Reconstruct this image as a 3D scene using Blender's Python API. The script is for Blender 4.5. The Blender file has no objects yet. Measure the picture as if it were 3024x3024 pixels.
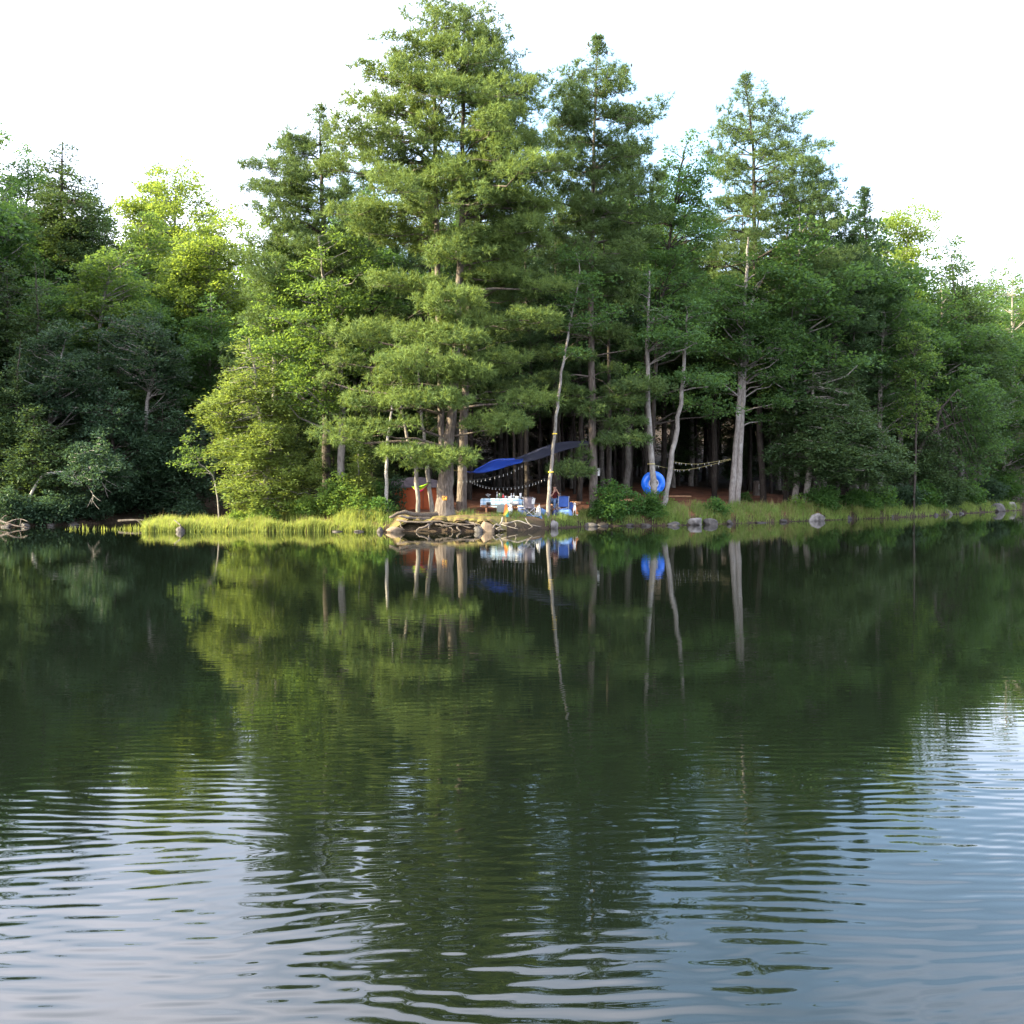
import bpy, math, random
import numpy as np
from mathutils import Vector

# ------------------------------------------------------------------ camera, sky, sun, exposure
S = bpy.context.scene
COL = S.collection
CAM_H, PITCH = 2.4, math.radians(1.82)
cam_d = bpy.data.cameras.new('camera'); cam_d.lens = 36.0; cam_d.sensor_width = 36.0
cam_d.clip_start = 0.1; cam_d.clip_end = 3000
cam = bpy.data.objects.new('camera', cam_d); COL.objects.link(cam)
cam.location = (0, 0, CAM_H); cam.rotation_euler = (math.pi/2 - PITCH, 0, 0)
S.camera = cam

SUN_EL = math.radians(25)
SUN_BEHIND = math.radians(15)          # how far the sun stands behind the camera, seen from pure left
W = bpy.data.worlds.new('World'); S.world = W; W.use_nodes = True
nt = W.node_tree; nt.nodes.clear()
def wn(t, **k):
    n = nt.nodes.new(t)
    for a, b in k.items(): setattr(n, a, b)
    return n
sky = wn('ShaderNodeTexSky', sky_type='NISHITA', sun_disc=False)
sky.sun_elevation = SUN_EL; sky.sun_rotation = -(math.pi/2 + SUN_BEHIND)
sky.air_density = 1.0; sky.dust_density = 2.2; sky.ozone_density = 1.0
tc = wn('ShaderNodeTexCoord')
mp = wn('ShaderNodeMapping'); mp.inputs['Location'].default_value = (17.0, 9.0, 23.0); mp.inputs['Scale'].default_value = (1.0, 1.0, 2.2)
no = wn('ShaderNodeTexNoise'); no.inputs['Scale'].default_value = 1.15; no.inputs['Detail'].default_value = 5; no.inputs['Roughness'].default_value = 0.5
cr = wn('ShaderNodeValToRGB'); cr.color_ramp.elements[0].position = 0.36; cr.color_ramp.elements[1].position = 0.62
mx = wn('ShaderNodeMix', data_type='RGBA', blend_type='MIX'); mx.inputs['B'].default_value = (19.0, 18.2, 20.0, 1)
mfac = wn('ShaderNodeMath', operation='MULTIPLY_ADD'); mfac.inputs[1].default_value = 0.75; mfac.inputs[2].default_value = 0.0
bg = wn('ShaderNodeBackground'); bg.inputs['Strength'].default_value = 0.066
out = wn('ShaderNodeOutputWorld')
L = nt.links.new
L(tc.outputs['Generated'], mp.inputs['Vector']); L(mp.outputs['Vector'], no.inputs['Vector'])
L(no.outputs['Fac'], cr.inputs['Fac']); L(cr.outputs['Color'], mfac.inputs[0]); L(mfac.outputs[0], mx.inputs['Factor'])
veil = wn('ShaderNodeMix', data_type='RGBA', blend_type='MIX'); veil.inputs['Factor'].default_value = 0.42; veil.inputs['B'].default_value = (4.6, 7.0, 10.2, 1)
L(sky.outputs['Color'], veil.inputs['A']); L(veil.outputs['Result'], mx.inputs['A']); L(mx.outputs['Result'], bg.inputs['Color']); L(bg.outputs['Background'], out.inputs['Surface'])

sd_ = bpy.data.lights.new('sun', 'SUN'); sd_.energy = 5.0; sd_.angle = math.radians(0.6); sd_.color = (1.0, 0.85, 0.56)
sun = bpy.data.objects.new('sun', sd_); COL.objects.link(sun)
sun_dir = Vector((-math.cos(SUN_EL)*math.cos(SUN_BEHIND), -math.cos(SUN_EL)*math.sin(SUN_BEHIND), math.sin(SUN_EL)))
sun.rotation_euler = (-sun_dir).to_track_quat('-Z', 'Y').to_euler()

vs = S.view_settings
vs.view_transform = 'Standard'; vs.look = 'None'; vs.gamma = 1.0; vs.exposure = 2.62; vs.use_curve_mapping = False
S.cycles.use_denoising = True
S.cycles.max_bounces = 4; S.cycles.transmission_bounces = 2; S.cycles.diffuse_bounces = 2; S.cycles.glossy_bounces = 2

# ------------------------------------------------------------------ helpers
rng = np.random.default_rng(7)
CP, SP = math.cos(PITCH), math.sin(PITCH)
def P(u, v, Y):
    """point of the place at forward distance Y seen along the photograph's direction u, v (3024 scale)"""
    a = (u-1512)/3024.0; b = -(v-1512)/3024.0
    fy = CP + b*SP; fz = -SP + b*CP
    t = Y/fy
    return np.array([a*t, Y, CAM_H + fz*t])

SHORE = np.array([(-260,70),(-100,62),(-60,60),(-40,55.5),(-25.9,52.2),(-22.5,54.2),(-21,58.5),(-17.5,60),(-15.2,55),(-14.3,51.4),
    (-12.5,49.4),(-9,48.7),(-6.2,47.7),(-5.0,47.4),(-4.0,47.35),(-2.6,47.3),(-1.2,47.4),(-0.2,47.8),(1.8,50),(4,52.4),(8.6,53.4),(15.1,57.8),(18.9,60.5),
    (26.2,66),(34.7,75),(40.8,81),(60,100),(120,140),(260,200)], float)
def inland(x, y):
    """signed distance to the shoreline, positive on land"""
    x = np.atleast_1d(np.asarray(x, float)); y = np.atleast_1d(np.asarray(y, float))
    d = np.full(x.shape, 1e9)
    for (ax, ay), (bx, by) in zip(SHORE[:-1], SHORE[1:]):
        dx, dy = bx-ax, by-ay
        t = np.clip(((x-ax)*dx+(y-ay)*dy)/(dx*dx+dy*dy), 0, 1)
        d = np.minimum(d, np.hypot(x-ax-t*dx, y-ay-t*dy))
    poly = np.vstack([SHORE, [(260,900),(-260,900)]])
    ins = np.zeros(x.shape, bool); n = len(poly); j = n-1
    for i in range(n):
        xi, yi = poly[i]; xj, yj = poly[j]
        c = ((yi > y) != (yj > y)) & (x < (xj-xi)*(y-yi)/((yj-yi)+1e-12)+xi)
        ins ^= c; j = i
    return np.where(ins, d, -d)
def sstep(a, b, x):
    t = np.clip((x-a)/(b-a), 0, 1); return t*t*(3-2*t)
def ground_h(x, y):
    x = np.atleast_1d(np.asarray(x, float)); y = np.atleast_1d(np.asarray(y, float))
    s = inland(x, y)
    sp = np.maximum(s, 0)
    bank = 0.60 - 0.35*sstep(-9, -13, x) - 0.15*sstep(9, 18, x) - 0.2*sstep(20, 30, x)
    slope = 0.05 + 0.025*sstep(4, 8, x) + 0.17*sstep(-16, -24, x) + 0.28*sstep(-30, -46, x) + 0.12*sstep(22, 34, x)  # steepened past the left frame edge so its unseen trees shade the shore
    z = bank*(1-np.exp(-sp/0.45)) + slope*sp + 0.16*np.maximum(y-92, 0)
    z += 0.05*np.sin(x*1.7+y*0.9)*np.sin(y*1.3-x*0.6)*sstep(0, 2, s) + 0.03*np.sin(x*4.1)*np.sin(y*3.7)*sstep(0, 1, s)
    return np.where(s > 0, z, np.maximum(-2.5, 0.35*s))
def gz(x, y): return float(ground_h(x, y)[0])

def new_mesh(name, V, F, mat, smooth=False):
    V = np.asarray(V, np.float32).reshape(-1, 3); F = np.asarray(F, np.int32).reshape(-1, 3)
    me = bpy.data.meshes.new(name)
    me.vertices.add(len(V)); me.vertices.foreach_set('co', V.ravel())
    me.loops.add(F.size); me.loops.foreach_set('vertex_index', F.ravel())
    me.polygons.add(len(F)); me.polygons.foreach_set('loop_start', np.arange(0, F.size, 3, dtype=np.int32))
    if smooth: me.polygons.foreach_set('use_smooth', np.ones(len(F), bool))
    me.update(calc_edges=True)
    if mat: me.materials.append(mat)
    return me
def link(name, me, parent=None, loc=None):
    o = bpy.data.objects.new(name, me); COL.objects.link(o)
    if parent is not None: o.parent = parent
    if loc is not None: o.location = loc
    return o
def tag(o, label=None, cat=None, group=None, kind=None):
    if label: o['label'] = label
    if cat: o['category'] = cat
    if group: o['group'] = group
    if kind: o['kind'] = kind
    return o
def thing(name, label, cat, loc=(0,0,0), rz=0.0, group=None):
    o = bpy.data.objects.new(name, None); COL.objects.link(o)
    o.location = loc; o.rotation_euler = (0, 0, rz); o.empty_display_size = 0.2
    return tag(o, label, cat, group)

class MB:
    """collects triangles of one part"""
    def __init__(s): s.V = []; s.F = []; s.n = 0
    def add(s, V, F):
        V = np.asarray(V, float).reshape(-1, 3); F = np.asarray(F, int).reshape(-1, 3)
        s.V.append(V); s.F.append(F+s.n); s.n += len(V); return s
    def tube(s, pts, rad, n=6, cap=True, flat=1.0):
        pts = np.asarray(pts, float); k = len(pts); rad = np.broadcast_to(np.asarray(rad, float), (k,))
        tg = np.gradient(pts, axis=0); tg /= np.linalg.norm(tg, axis=1, keepdims=True)+1e-9
        ref = np.array([0.31, 0.93, 0.17]) if abs(tg[:, 2]).mean() > 0.6 else np.array([0.05, 0.1, 1.0])
        a = np.cross(tg, ref); a /= np.linalg.norm(a, axis=1, keepdims=True)+1e-9
        b = np.cross(tg, a)
        th = np.arange(n)/n*2*math.pi
        V = pts[:, None, :] + rad[:, None, None]*(np.cos(th)[None, :, None]*a[:, None, :] + flat*np.sin(th)[None, :, None]*b[:, None, :])
        V = V.reshape(-1, 3)
        i = np.arange(k-1)[:, None]*n; j = np.arange(n)[None, :]; jn = (np.arange(n)+1)[None, :] % n
        q = np.stack([i+j, i+jn, i+n+jn, i+n+j], -1).reshape(-1, 4)
        F = np.vstack([q[:, [0, 1, 2]], q[:, [0, 2, 3]]])
        if cap:
            V = np.vstack([V, pts[:1], pts[-1:]]); c0, c1 = k*n, k*n+1
            jj = np.arange(n); jk = (jj+1) % n
            F = np.vstack([F, np.stack([np.full(n, c0), jk, jj], -1), np.stack([np.full(n, c1), (k-1)*n+jj, (k-1)*n+jk], -1)])
        return s.add(V, F)
    def box(s, c, d, rz=0.0, rx=0.0, ry=0.0):
        c = np.asarray(c, float); d = np.asarray(d, float)/2
        q = np.array([(x, y, z) for x in (-1, 1) for y in (-1, 1) for z in (-1, 1)], float)*d
        q = q @ rot(rx, ry, rz).T + c
        F = [(0,1,3),(0,3,2),(4,6,7),(4,7,5),(0,4,5),(0,5,1),(2,3,7),(2,7,6),(0,2,6),(0,6,4),(1,5,7),(1,7,3)]
        return s.add(q, F)
    def lathe(s, prof, n=12, c=(0,0,0), R=None):
        prof = np.asarray(prof, float); k = len(prof); th = np.arange(n)/n*2*math.pi
        V = np.stack([prof[:, None, 0]*np.cos(th), prof[:, None, 0]*np.sin(th), np.repeat(prof[:, None, 1], n, 1)], -1).reshape(-1, 3)
        i = np.arange(k-1)[:, None]*n; j = np.arange(n)[None, :]; jn = (j+1) % n
        q = np.stack([i+j, i+jn, i+n+jn, i+n+j], -1).reshape(-1, 4)
        if R is not None: V = V @ R.T
        return s.add(V+np.asarray(c, float), np.vstack([q[:, [0, 1, 2]], q[:, [0, 2, 3]]]))
    def grid(s, f, nu, nv, thick=0.0):
        uu, vv = np.meshgrid(np.linspace(0, 1, nu), np.linspace(0, 1, nv), indexing='ij')
        V = np.array([f(a, b) for a, b in zip(uu.ravel(), vv.ravel())], float)
        i, j = np.meshgrid(np.arange(nu-1), np.arange(nv-1), indexing='ij'); i = i.ravel(); j = j.ravel()
        a = i*nv+j; F = np.vstack([np.stack([a, a+nv, a+nv+1], -1), np.stack([a, a+nv+1, a+1], -1)])
        if thick:
            g = V.reshape(nu, nv, 3); du = np.gradient(g, axis=0); dv = np.gradient(g, axis=1)
            nn = np.cross(du, dv); nn /= np.linalg.norm(nn, axis=2, keepdims=True)+1e-9
            V2 = (g-nn*thick).reshape(-1, 3); m = len(V)
            rim = [k*nv for k in range(nu)]+[(nu-1)*nv+k for k in range(1, nv)]+[k*nv+nv-1 for k in range(nu-2, -1, -1)]+[k for k in range(nv-2, 0, -1)]
            E = []
            for a0, b0 in zip(rim, rim[1:]+rim[:1]): E += [(a0, b0, b0+m), (a0, b0+m, a0+m)]
            V = np.vstack([V, V2]); F = np.vstack([F, F[:, ::-1]+m, np.array(E)])
        return s.add(V, F)
    def mesh(s, name, mat, smooth=False): return new_mesh(name, np.vstack(s.V), np.vstack(s.F), mat, smooth)
    def build(s, name, mat, parent=None, smooth=False): return link(name, s.mesh(name, mat, smooth), parent)
def rot(rx=0.0, ry=0.0, rz=0.0):
    cx, sx, cy, sy, cz, sz = math.cos(rx), math.sin(rx), math.cos(ry), math.sin(ry), math.cos(rz), math.sin(rz)
    X = np.array([[1,0,0],[0,cx,-sx],[0,sx,cx]]); Yr = np.array([[cy,0,sy],[0,1,0],[-sy,0,cy]]); Z = np.array([[cz,-sz,0],[sz,cz,0],[0,0,1]])
    return Z @ Yr @ X
def smooth_path(pts, k=4):
    """Catmull-Rom through the points"""
    p = np.asarray(pts, float)
    if len(p) < 3: return np.array([p[0]+(p[-1]-p[0])*t for t in np.linspace(0, 1, k+1)])
    q = np.vstack([2*p[0]-p[1], p, 2*p[-1]-p[-2]]); o = []
    for i in range(1, len(q)-2):
        for t in np.linspace(0, 1, k, endpoint=False):
            a, b, c, d = q[i-1], q[i], q[i+1], q[i+2]
            o.append(0.5*((2*b)+(-a+c)*t+(2*a-5*b+4*c-d)*t*t+(-a+3*b-3*c+d)*t**3))
    o.append(p[-1]); return np.array(o)

# ------------------------------------------------------------------ materials
def mat_new(name):
    m = bpy.data.materials.new(name); m.use_nodes = True
    t = m.node_tree; t.nodes.clear()
    o = t.nodes.new('ShaderNodeOutputMaterial')
    return m, t, o
def nd(t, ty, **k):
    n = t.nodes.new(ty)
    for a, b in k.items():
        if a in n.inputs.keys() and not hasattr(n, a): n.inputs[a].default_value = b
        else: setattr(n, a, b)
    return n
def rgba(c): return (c[0], c[1], c[2], 1.0)
def noise_mix(t, c1, c2, scale, detail=3, lo=0.35, hi=0.65, coords='Object', stretch=(1,1,1)):
    tcn = t.nodes.new('ShaderNodeTexCoord'); m = t.nodes.new('ShaderNodeMapping'); m.inputs['Scale'].default_value = stretch
    n = t.nodes.new('ShaderNodeTexNoise'); n.inputs['Scale'].default_value = scale; n.inputs['Detail'].default_value = detail
    r = t.nodes.new('ShaderNodeMapRange'); r.inputs['From Min'].default_value = lo; r.inputs['From Max'].default_value = hi
    x = t.nodes.new('ShaderNodeMix'); x.data_type = 'RGBA'
    if isinstance(c1, (tuple, list)): x.inputs['A'].default_value = rgba(c1)
    else: t.links.new(c1, x.inputs['A'])
    if isinstance(c2, (tuple, list)): x.inputs['B'].default_value = rgba(c2)
    else: t.links.new(c2, x.inputs['B'])
    t.links.new(tcn.outputs[coords], m.inputs['Vector']); t.links.new(m.outputs['Vector'], n.inputs['Vector'])
    t.links.new(n.outputs['Fac'], r.inputs['Value']); t.links.new(r.outputs['Result'], x.inputs['Factor'])
    return x.outputs['Result'], r.outputs['Result']
def solid(name, c1, c2=None, scale=6.0, rough=0.7, spec=0.3, bump=0.0, bscale=30, stretch=(1,1,1), trans=0.0):
    m, t, o = mat_new(name)
    b = t.nodes.new('ShaderNodeBsdfPrincipled'); b.inputs['Roughness'].default_value = rough; b.inputs['Specular IOR Level'].default_value = spec
    c2 = c2 or tuple(x*0.8 for x in c1)
    col, f = noise_mix(t, c1, c2, scale, 5, stretch=stretch)
    t.links.new(col, b.inputs['Base Color'])
    if bump:
        _, h = noise_mix(t, (0,0,0), (1,1,1), bscale, 4, 0.2, 0.8, stretch=stretch)
        bp = t.nodes.new('ShaderNodeBump'); bp.inputs['Strength'].default_value = bump; bp.inputs['Distance'].default_value = 0.03
        t.links.new(h, bp.inputs['Height']); t.links.new(bp.outputs['Normal'], b.inputs['Normal'])
    if trans:
        tr = t.nodes.new('ShaderNodeBsdfTranslucent'); t.links.new(col, tr.inputs['Color'])
        ms = t.nodes.new('ShaderNodeMixShader'); ms.inputs['Fac'].default_value = trans
        t.links.new(b.outputs[0], ms.inputs[1]); t.links.new(tr.outputs[0], ms.inputs[2]); t.links.new(ms.outputs[0], o.inputs['Surface'])
    else: t.links.new(b.outputs[0], o.inputs['Surface'])
    return m
def leaf_mat(name, c1, c2, tr, fac=0.4, scale=0.8, rough=0.55, spec=0.12):
    m, t, o = mat_new(name)
    col, _ = noise_mix(t, c1, c2, scale, 3, 0.3, 0.7)
    fine, _ = noise_mix(t, (0.72,0.72,0.72), (1.3,1.3,1.25), 6.0, 2, 0.3, 0.7)
    mu = t.nodes.new('ShaderNodeMix'); mu.data_type = 'RGBA'; mu.blend_type = 'MULTIPLY'; mu.inputs['Factor'].default_value = 1.0
    t.links.new(col, mu.inputs['A']); t.links.new(fine, mu.inputs['B'])
    oi = t.nodes.new('ShaderNodeObjectInfo'); mr = t.nodes.new('ShaderNodeMapRange'); mr.inputs['To Min'].default_value = 0.82; mr.inputs['To Max'].default_value = 1.18
    hs = t.nodes.new('ShaderNodeHueSaturation'); t.links.new(oi.outputs['Random'], mr.inputs['Value']); t.links.new(mr.outputs['Result'], hs.inputs['Value'])
    t.links.new(mu.outputs['Result'], hs.inputs['Color'])
    b = t.nodes.new('ShaderNodeBsdfPrincipled'); b.inputs['Roughness'].default_value = rough; b.inputs['Specular IOR Level'].default_value = spec
    t.links.new(hs.outputs['Color'], b.inputs['Base Color'])
    tl = t.nodes.new('ShaderNodeBsdfTranslucent')
    tm = t.nodes.new('ShaderNodeMix'); tm.data_type = 'RGBA'; tm.blend_type = 'MULTIPLY'; tm.inputs['Factor'].default_value = 1.0
    tm.inputs['B'].default_value = rgba(tr); t.links.new(fine, tm.inputs['A']); t.links.new(tm.outputs['Result'], tl.inputs['Color'])
    ms = t.nodes.new('ShaderNodeMixShader'); ms.inputs['Fac'].default_value = fac
    t.links.new(b.outputs[0], ms.inputs[1]); t.links.new(tl.outputs[0], ms.inputs[2]); t.links.new(ms.outputs[0], o.inputs['Surface'])
    return m
def bark_mat(name, c1, c2, c3, vstretch=0.22, bump=0.6):
    m, t, o = mat_new(name)
    b = t.nodes.new('ShaderNodeBsdfPrincipled'); b.inputs['Roughness'].default_value = 0.9; b.inputs['Specular IOR Level'].default_value = 0.15
    a, _ = noise_mix(t, c1, c2, 14, 6, 0.35, 0.65, stretch=(1, 1, vstretch))
    c, _ = noise_mix(t, a, c3, 1.6, 5, 0.52, 0.72)
    t.links.new(c, b.inputs['Base Color'])
    _, h = noise_mix(t, (0,0,0), (1,1,1), 18, 5, 0.25, 0.75, stretch=(1, 1, vstretch))
    bp = t.nodes.new('ShaderNodeBump'); bp.inputs['Strength'].default_value = bump; bp.inputs['Distance'].default_value = 0.04
    t.links.new(h, bp.inputs['Height']); t.links.new(bp.outputs['Normal'], b.inputs['Normal'])
    t.links.new(b.outputs[0], o.inputs['Surface']); return m

M = {}
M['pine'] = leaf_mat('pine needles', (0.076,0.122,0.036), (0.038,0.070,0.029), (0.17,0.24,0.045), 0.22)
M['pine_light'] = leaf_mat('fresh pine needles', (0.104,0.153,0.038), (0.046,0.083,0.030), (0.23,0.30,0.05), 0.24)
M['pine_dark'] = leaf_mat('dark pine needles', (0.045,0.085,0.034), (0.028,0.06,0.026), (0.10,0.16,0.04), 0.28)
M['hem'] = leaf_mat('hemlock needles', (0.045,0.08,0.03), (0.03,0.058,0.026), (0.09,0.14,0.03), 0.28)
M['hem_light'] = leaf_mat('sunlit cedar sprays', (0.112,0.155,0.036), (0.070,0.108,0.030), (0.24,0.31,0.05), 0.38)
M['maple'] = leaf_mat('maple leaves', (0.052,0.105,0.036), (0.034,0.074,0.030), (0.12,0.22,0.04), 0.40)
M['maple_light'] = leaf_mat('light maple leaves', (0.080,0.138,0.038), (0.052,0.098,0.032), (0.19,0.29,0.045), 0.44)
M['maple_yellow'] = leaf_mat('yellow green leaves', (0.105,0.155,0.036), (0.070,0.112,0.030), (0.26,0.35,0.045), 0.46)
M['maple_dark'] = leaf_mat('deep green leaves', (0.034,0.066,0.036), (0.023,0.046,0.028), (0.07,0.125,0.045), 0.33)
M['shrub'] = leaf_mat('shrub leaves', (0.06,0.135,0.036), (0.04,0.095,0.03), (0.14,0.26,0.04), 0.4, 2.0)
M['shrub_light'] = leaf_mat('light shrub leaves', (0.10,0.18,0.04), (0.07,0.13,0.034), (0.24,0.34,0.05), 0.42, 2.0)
M['sedge'] = leaf_mat('sedge blades', (0.17,0.21,0.05), (0.115,0.155,0.04), (0.32,0.36,0.07), 0.45, 1.2)
M['dead_grass'] = leaf_mat('dead stalks', (0.20,0.15,0.085), (0.14,0.10,0.06), (0.22,0.17,0.09), 0.3, 1.2)
M['grass'] = leaf_mat('bank grass', (0.11,0.185,0.045), (0.15,0.17,0.055), (0.22,0.31,0.055), 0.4, 0.8)
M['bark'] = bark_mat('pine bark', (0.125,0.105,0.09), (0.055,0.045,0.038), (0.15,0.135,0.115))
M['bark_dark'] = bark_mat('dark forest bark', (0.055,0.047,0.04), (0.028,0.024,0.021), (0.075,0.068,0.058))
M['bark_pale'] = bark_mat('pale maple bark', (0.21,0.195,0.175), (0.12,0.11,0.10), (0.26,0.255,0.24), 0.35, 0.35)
M['bark_grey'] = bark_mat('grey bark', (0.20,0.185,0.165), (0.11,0.10,0.09), (0.26,0.26,0.22), 0.3, 0.4)
M['birch'] = bark_mat('birch bark', (0.38,0.37,0.35), (0.22,0.21,0.19), (0.08,0.075,0.07), 1.6, 0.2)
M['root'] = bark_mat('weathered roots', (0.10,0.083,0.067), (0.05,0.042,0.034), (0.13,0.11,0.093), 1.0, 0.4)
M['drift'] = bark_mat('bleached driftwood', (0.16,0.142,0.12), (0.09,0.08,0.066), (0.20,0.185,0.165), 1.0, 0.3)
M['rock'] = solid('grey rock', (0.085,0.08,0.075), (0.04,0.038,0.036), 5, 0.85, 0.25, 0.6, 16)
M['rock_pale'] = solid('pale lichen rock', (0.22,0.21,0.20), (0.045,0.042,0.04), 1.7, 0.85, 0.25, 0.5, 16)
M['rock_warm'] = solid('tan rock', (0.18,0.135,0.09), (0.11,0.082,0.058), 4, 0.85, 0.25, 0.5, 16)
M['rock_dark'] = solid('wet dark rock', (0.032,0.027,0.024), (0.016,0.014,0.013), 5, 0.6, 0.4, 0.5, 16)

# ------------------------------------------------------------------ ground
def ground():
    xs = np.concatenate([np.linspace(-260,-60,22)[:-1], np.linspace(-60,-26,26)[:-1], np.linspace(-26,22,120)[:-1], np.linspace(22,60,50)[:-1], np.linspace(60,260,22)])
    ys = np.concatenate([np.linspace(-60,40,8)[:-1], np.linspace(40,70,90)[:-1], np.linspace(70,110,50)[:-1], np.linspace(110,320,24)])
    X, Y = np.meshgrid(xs, ys, indexing='ij'); x = X.ravel(); y = Y.ravel(); z = ground_h(x, y)
    z = np.minimum(z, 26 + 0.02*z)
    nu, nv = len(xs), len(ys)
    i, j = np.meshgrid(np.arange(nu-1), np.arange(nv-1), indexing='ij'); a = (i*nv+j).ravel()
    F = np.vstack([np.stack([a, a+nv, a+nv+1], -1), np.stack([a, a+nv+1, a+1], -1)])
    m, t, o = mat_new('forest floor')
    b = t.nodes.new('ShaderNodeBsdfPrincipled'); b.inputs['Roughness'].default_value = 0.95; b.inputs['Specular IOR Level'].default_value = 0.1
    needles, _ = noise_mix(t, (0.19,0.08,0.046), (0.11,0.052,0.034), 0.9, 6)
    litter, _ = noise_mix(t, needles, (0.15,0.10,0.065), 5.0, 5, 0.58, 0.72)
    moss, _ = noise_mix(t, (0.15,0.15,0.04), (0.15,0.10,0.06), 1.1, 5, 0.42, 0.60)
    at = t.nodes.new('ShaderNodeAttribute'); at.attribute_name = 'bank'
    x_ = t.nodes.new('ShaderNodeMix'); x_.data_type = 'RGBA'
    t.links.new(at.outputs['Fac'], x_.inputs['Factor']); t.links.new(litter, x_.inputs['A']); t.links.new(moss, x_.inputs['B'])
    leafy, _ = noise_mix(t, (0.050,0.036,0.025), (0.026,0.021,0.016), 2.0, 5)  # dark litter tone that doubles as painted shade
    at2 = t.nodes.new('ShaderNodeAttribute'); at2.attribute_name = 'shade_and_litter'
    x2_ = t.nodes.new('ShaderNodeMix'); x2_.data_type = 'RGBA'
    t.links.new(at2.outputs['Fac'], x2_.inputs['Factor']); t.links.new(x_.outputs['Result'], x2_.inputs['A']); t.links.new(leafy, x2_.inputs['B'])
    t.links.new(x2_.outputs['Result'], b.inputs['Base Color'])
    _, h = noise_mix(t, (0,0,0), (1,1,1), 7, 6, 0.2, 0.8)
    bp = t.nodes.new('ShaderNodeBump'); bp.inputs['Strength'].default_value = 0.7; bp.inputs['Distance'].default_value = 0.08
    t.links.new(h, bp.inputs['Height']); t.links.new(bp.outputs['Normal'], b.inputs['Normal'])
    t.links.new(b.outputs[0], o.inputs['Surface'])
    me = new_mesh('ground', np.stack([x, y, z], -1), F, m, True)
    s = inland(x, y)
    f = (1-sstep(2.0, 3.6, s))*sstep(-13, -7, x)*(1-sstep(5, 9, x))
    k = me.attributes.new('bank', 'FLOAT', 'POINT'); k.data.foreach_set('value', f.astype(np.float32))
    f2 = np.clip(sstep(-9, -13, x)+sstep(74, 82, y)+sstep(17, 22, x)+(1-sstep(0.25, 0.7, s)), 0, 1)  # painted shade for far woods and root hollow, with dark litter and wet soil
    k2 = me.attributes.new('shade_and_litter', 'FLOAT', 'POINT'); k2.data.foreach_set('value', f2.astype(np.float32))
    return tag(link('ground', me), 'brown needle covered ground and mossy bank under the trees', 'ground', kind='structure')
ground()

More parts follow.
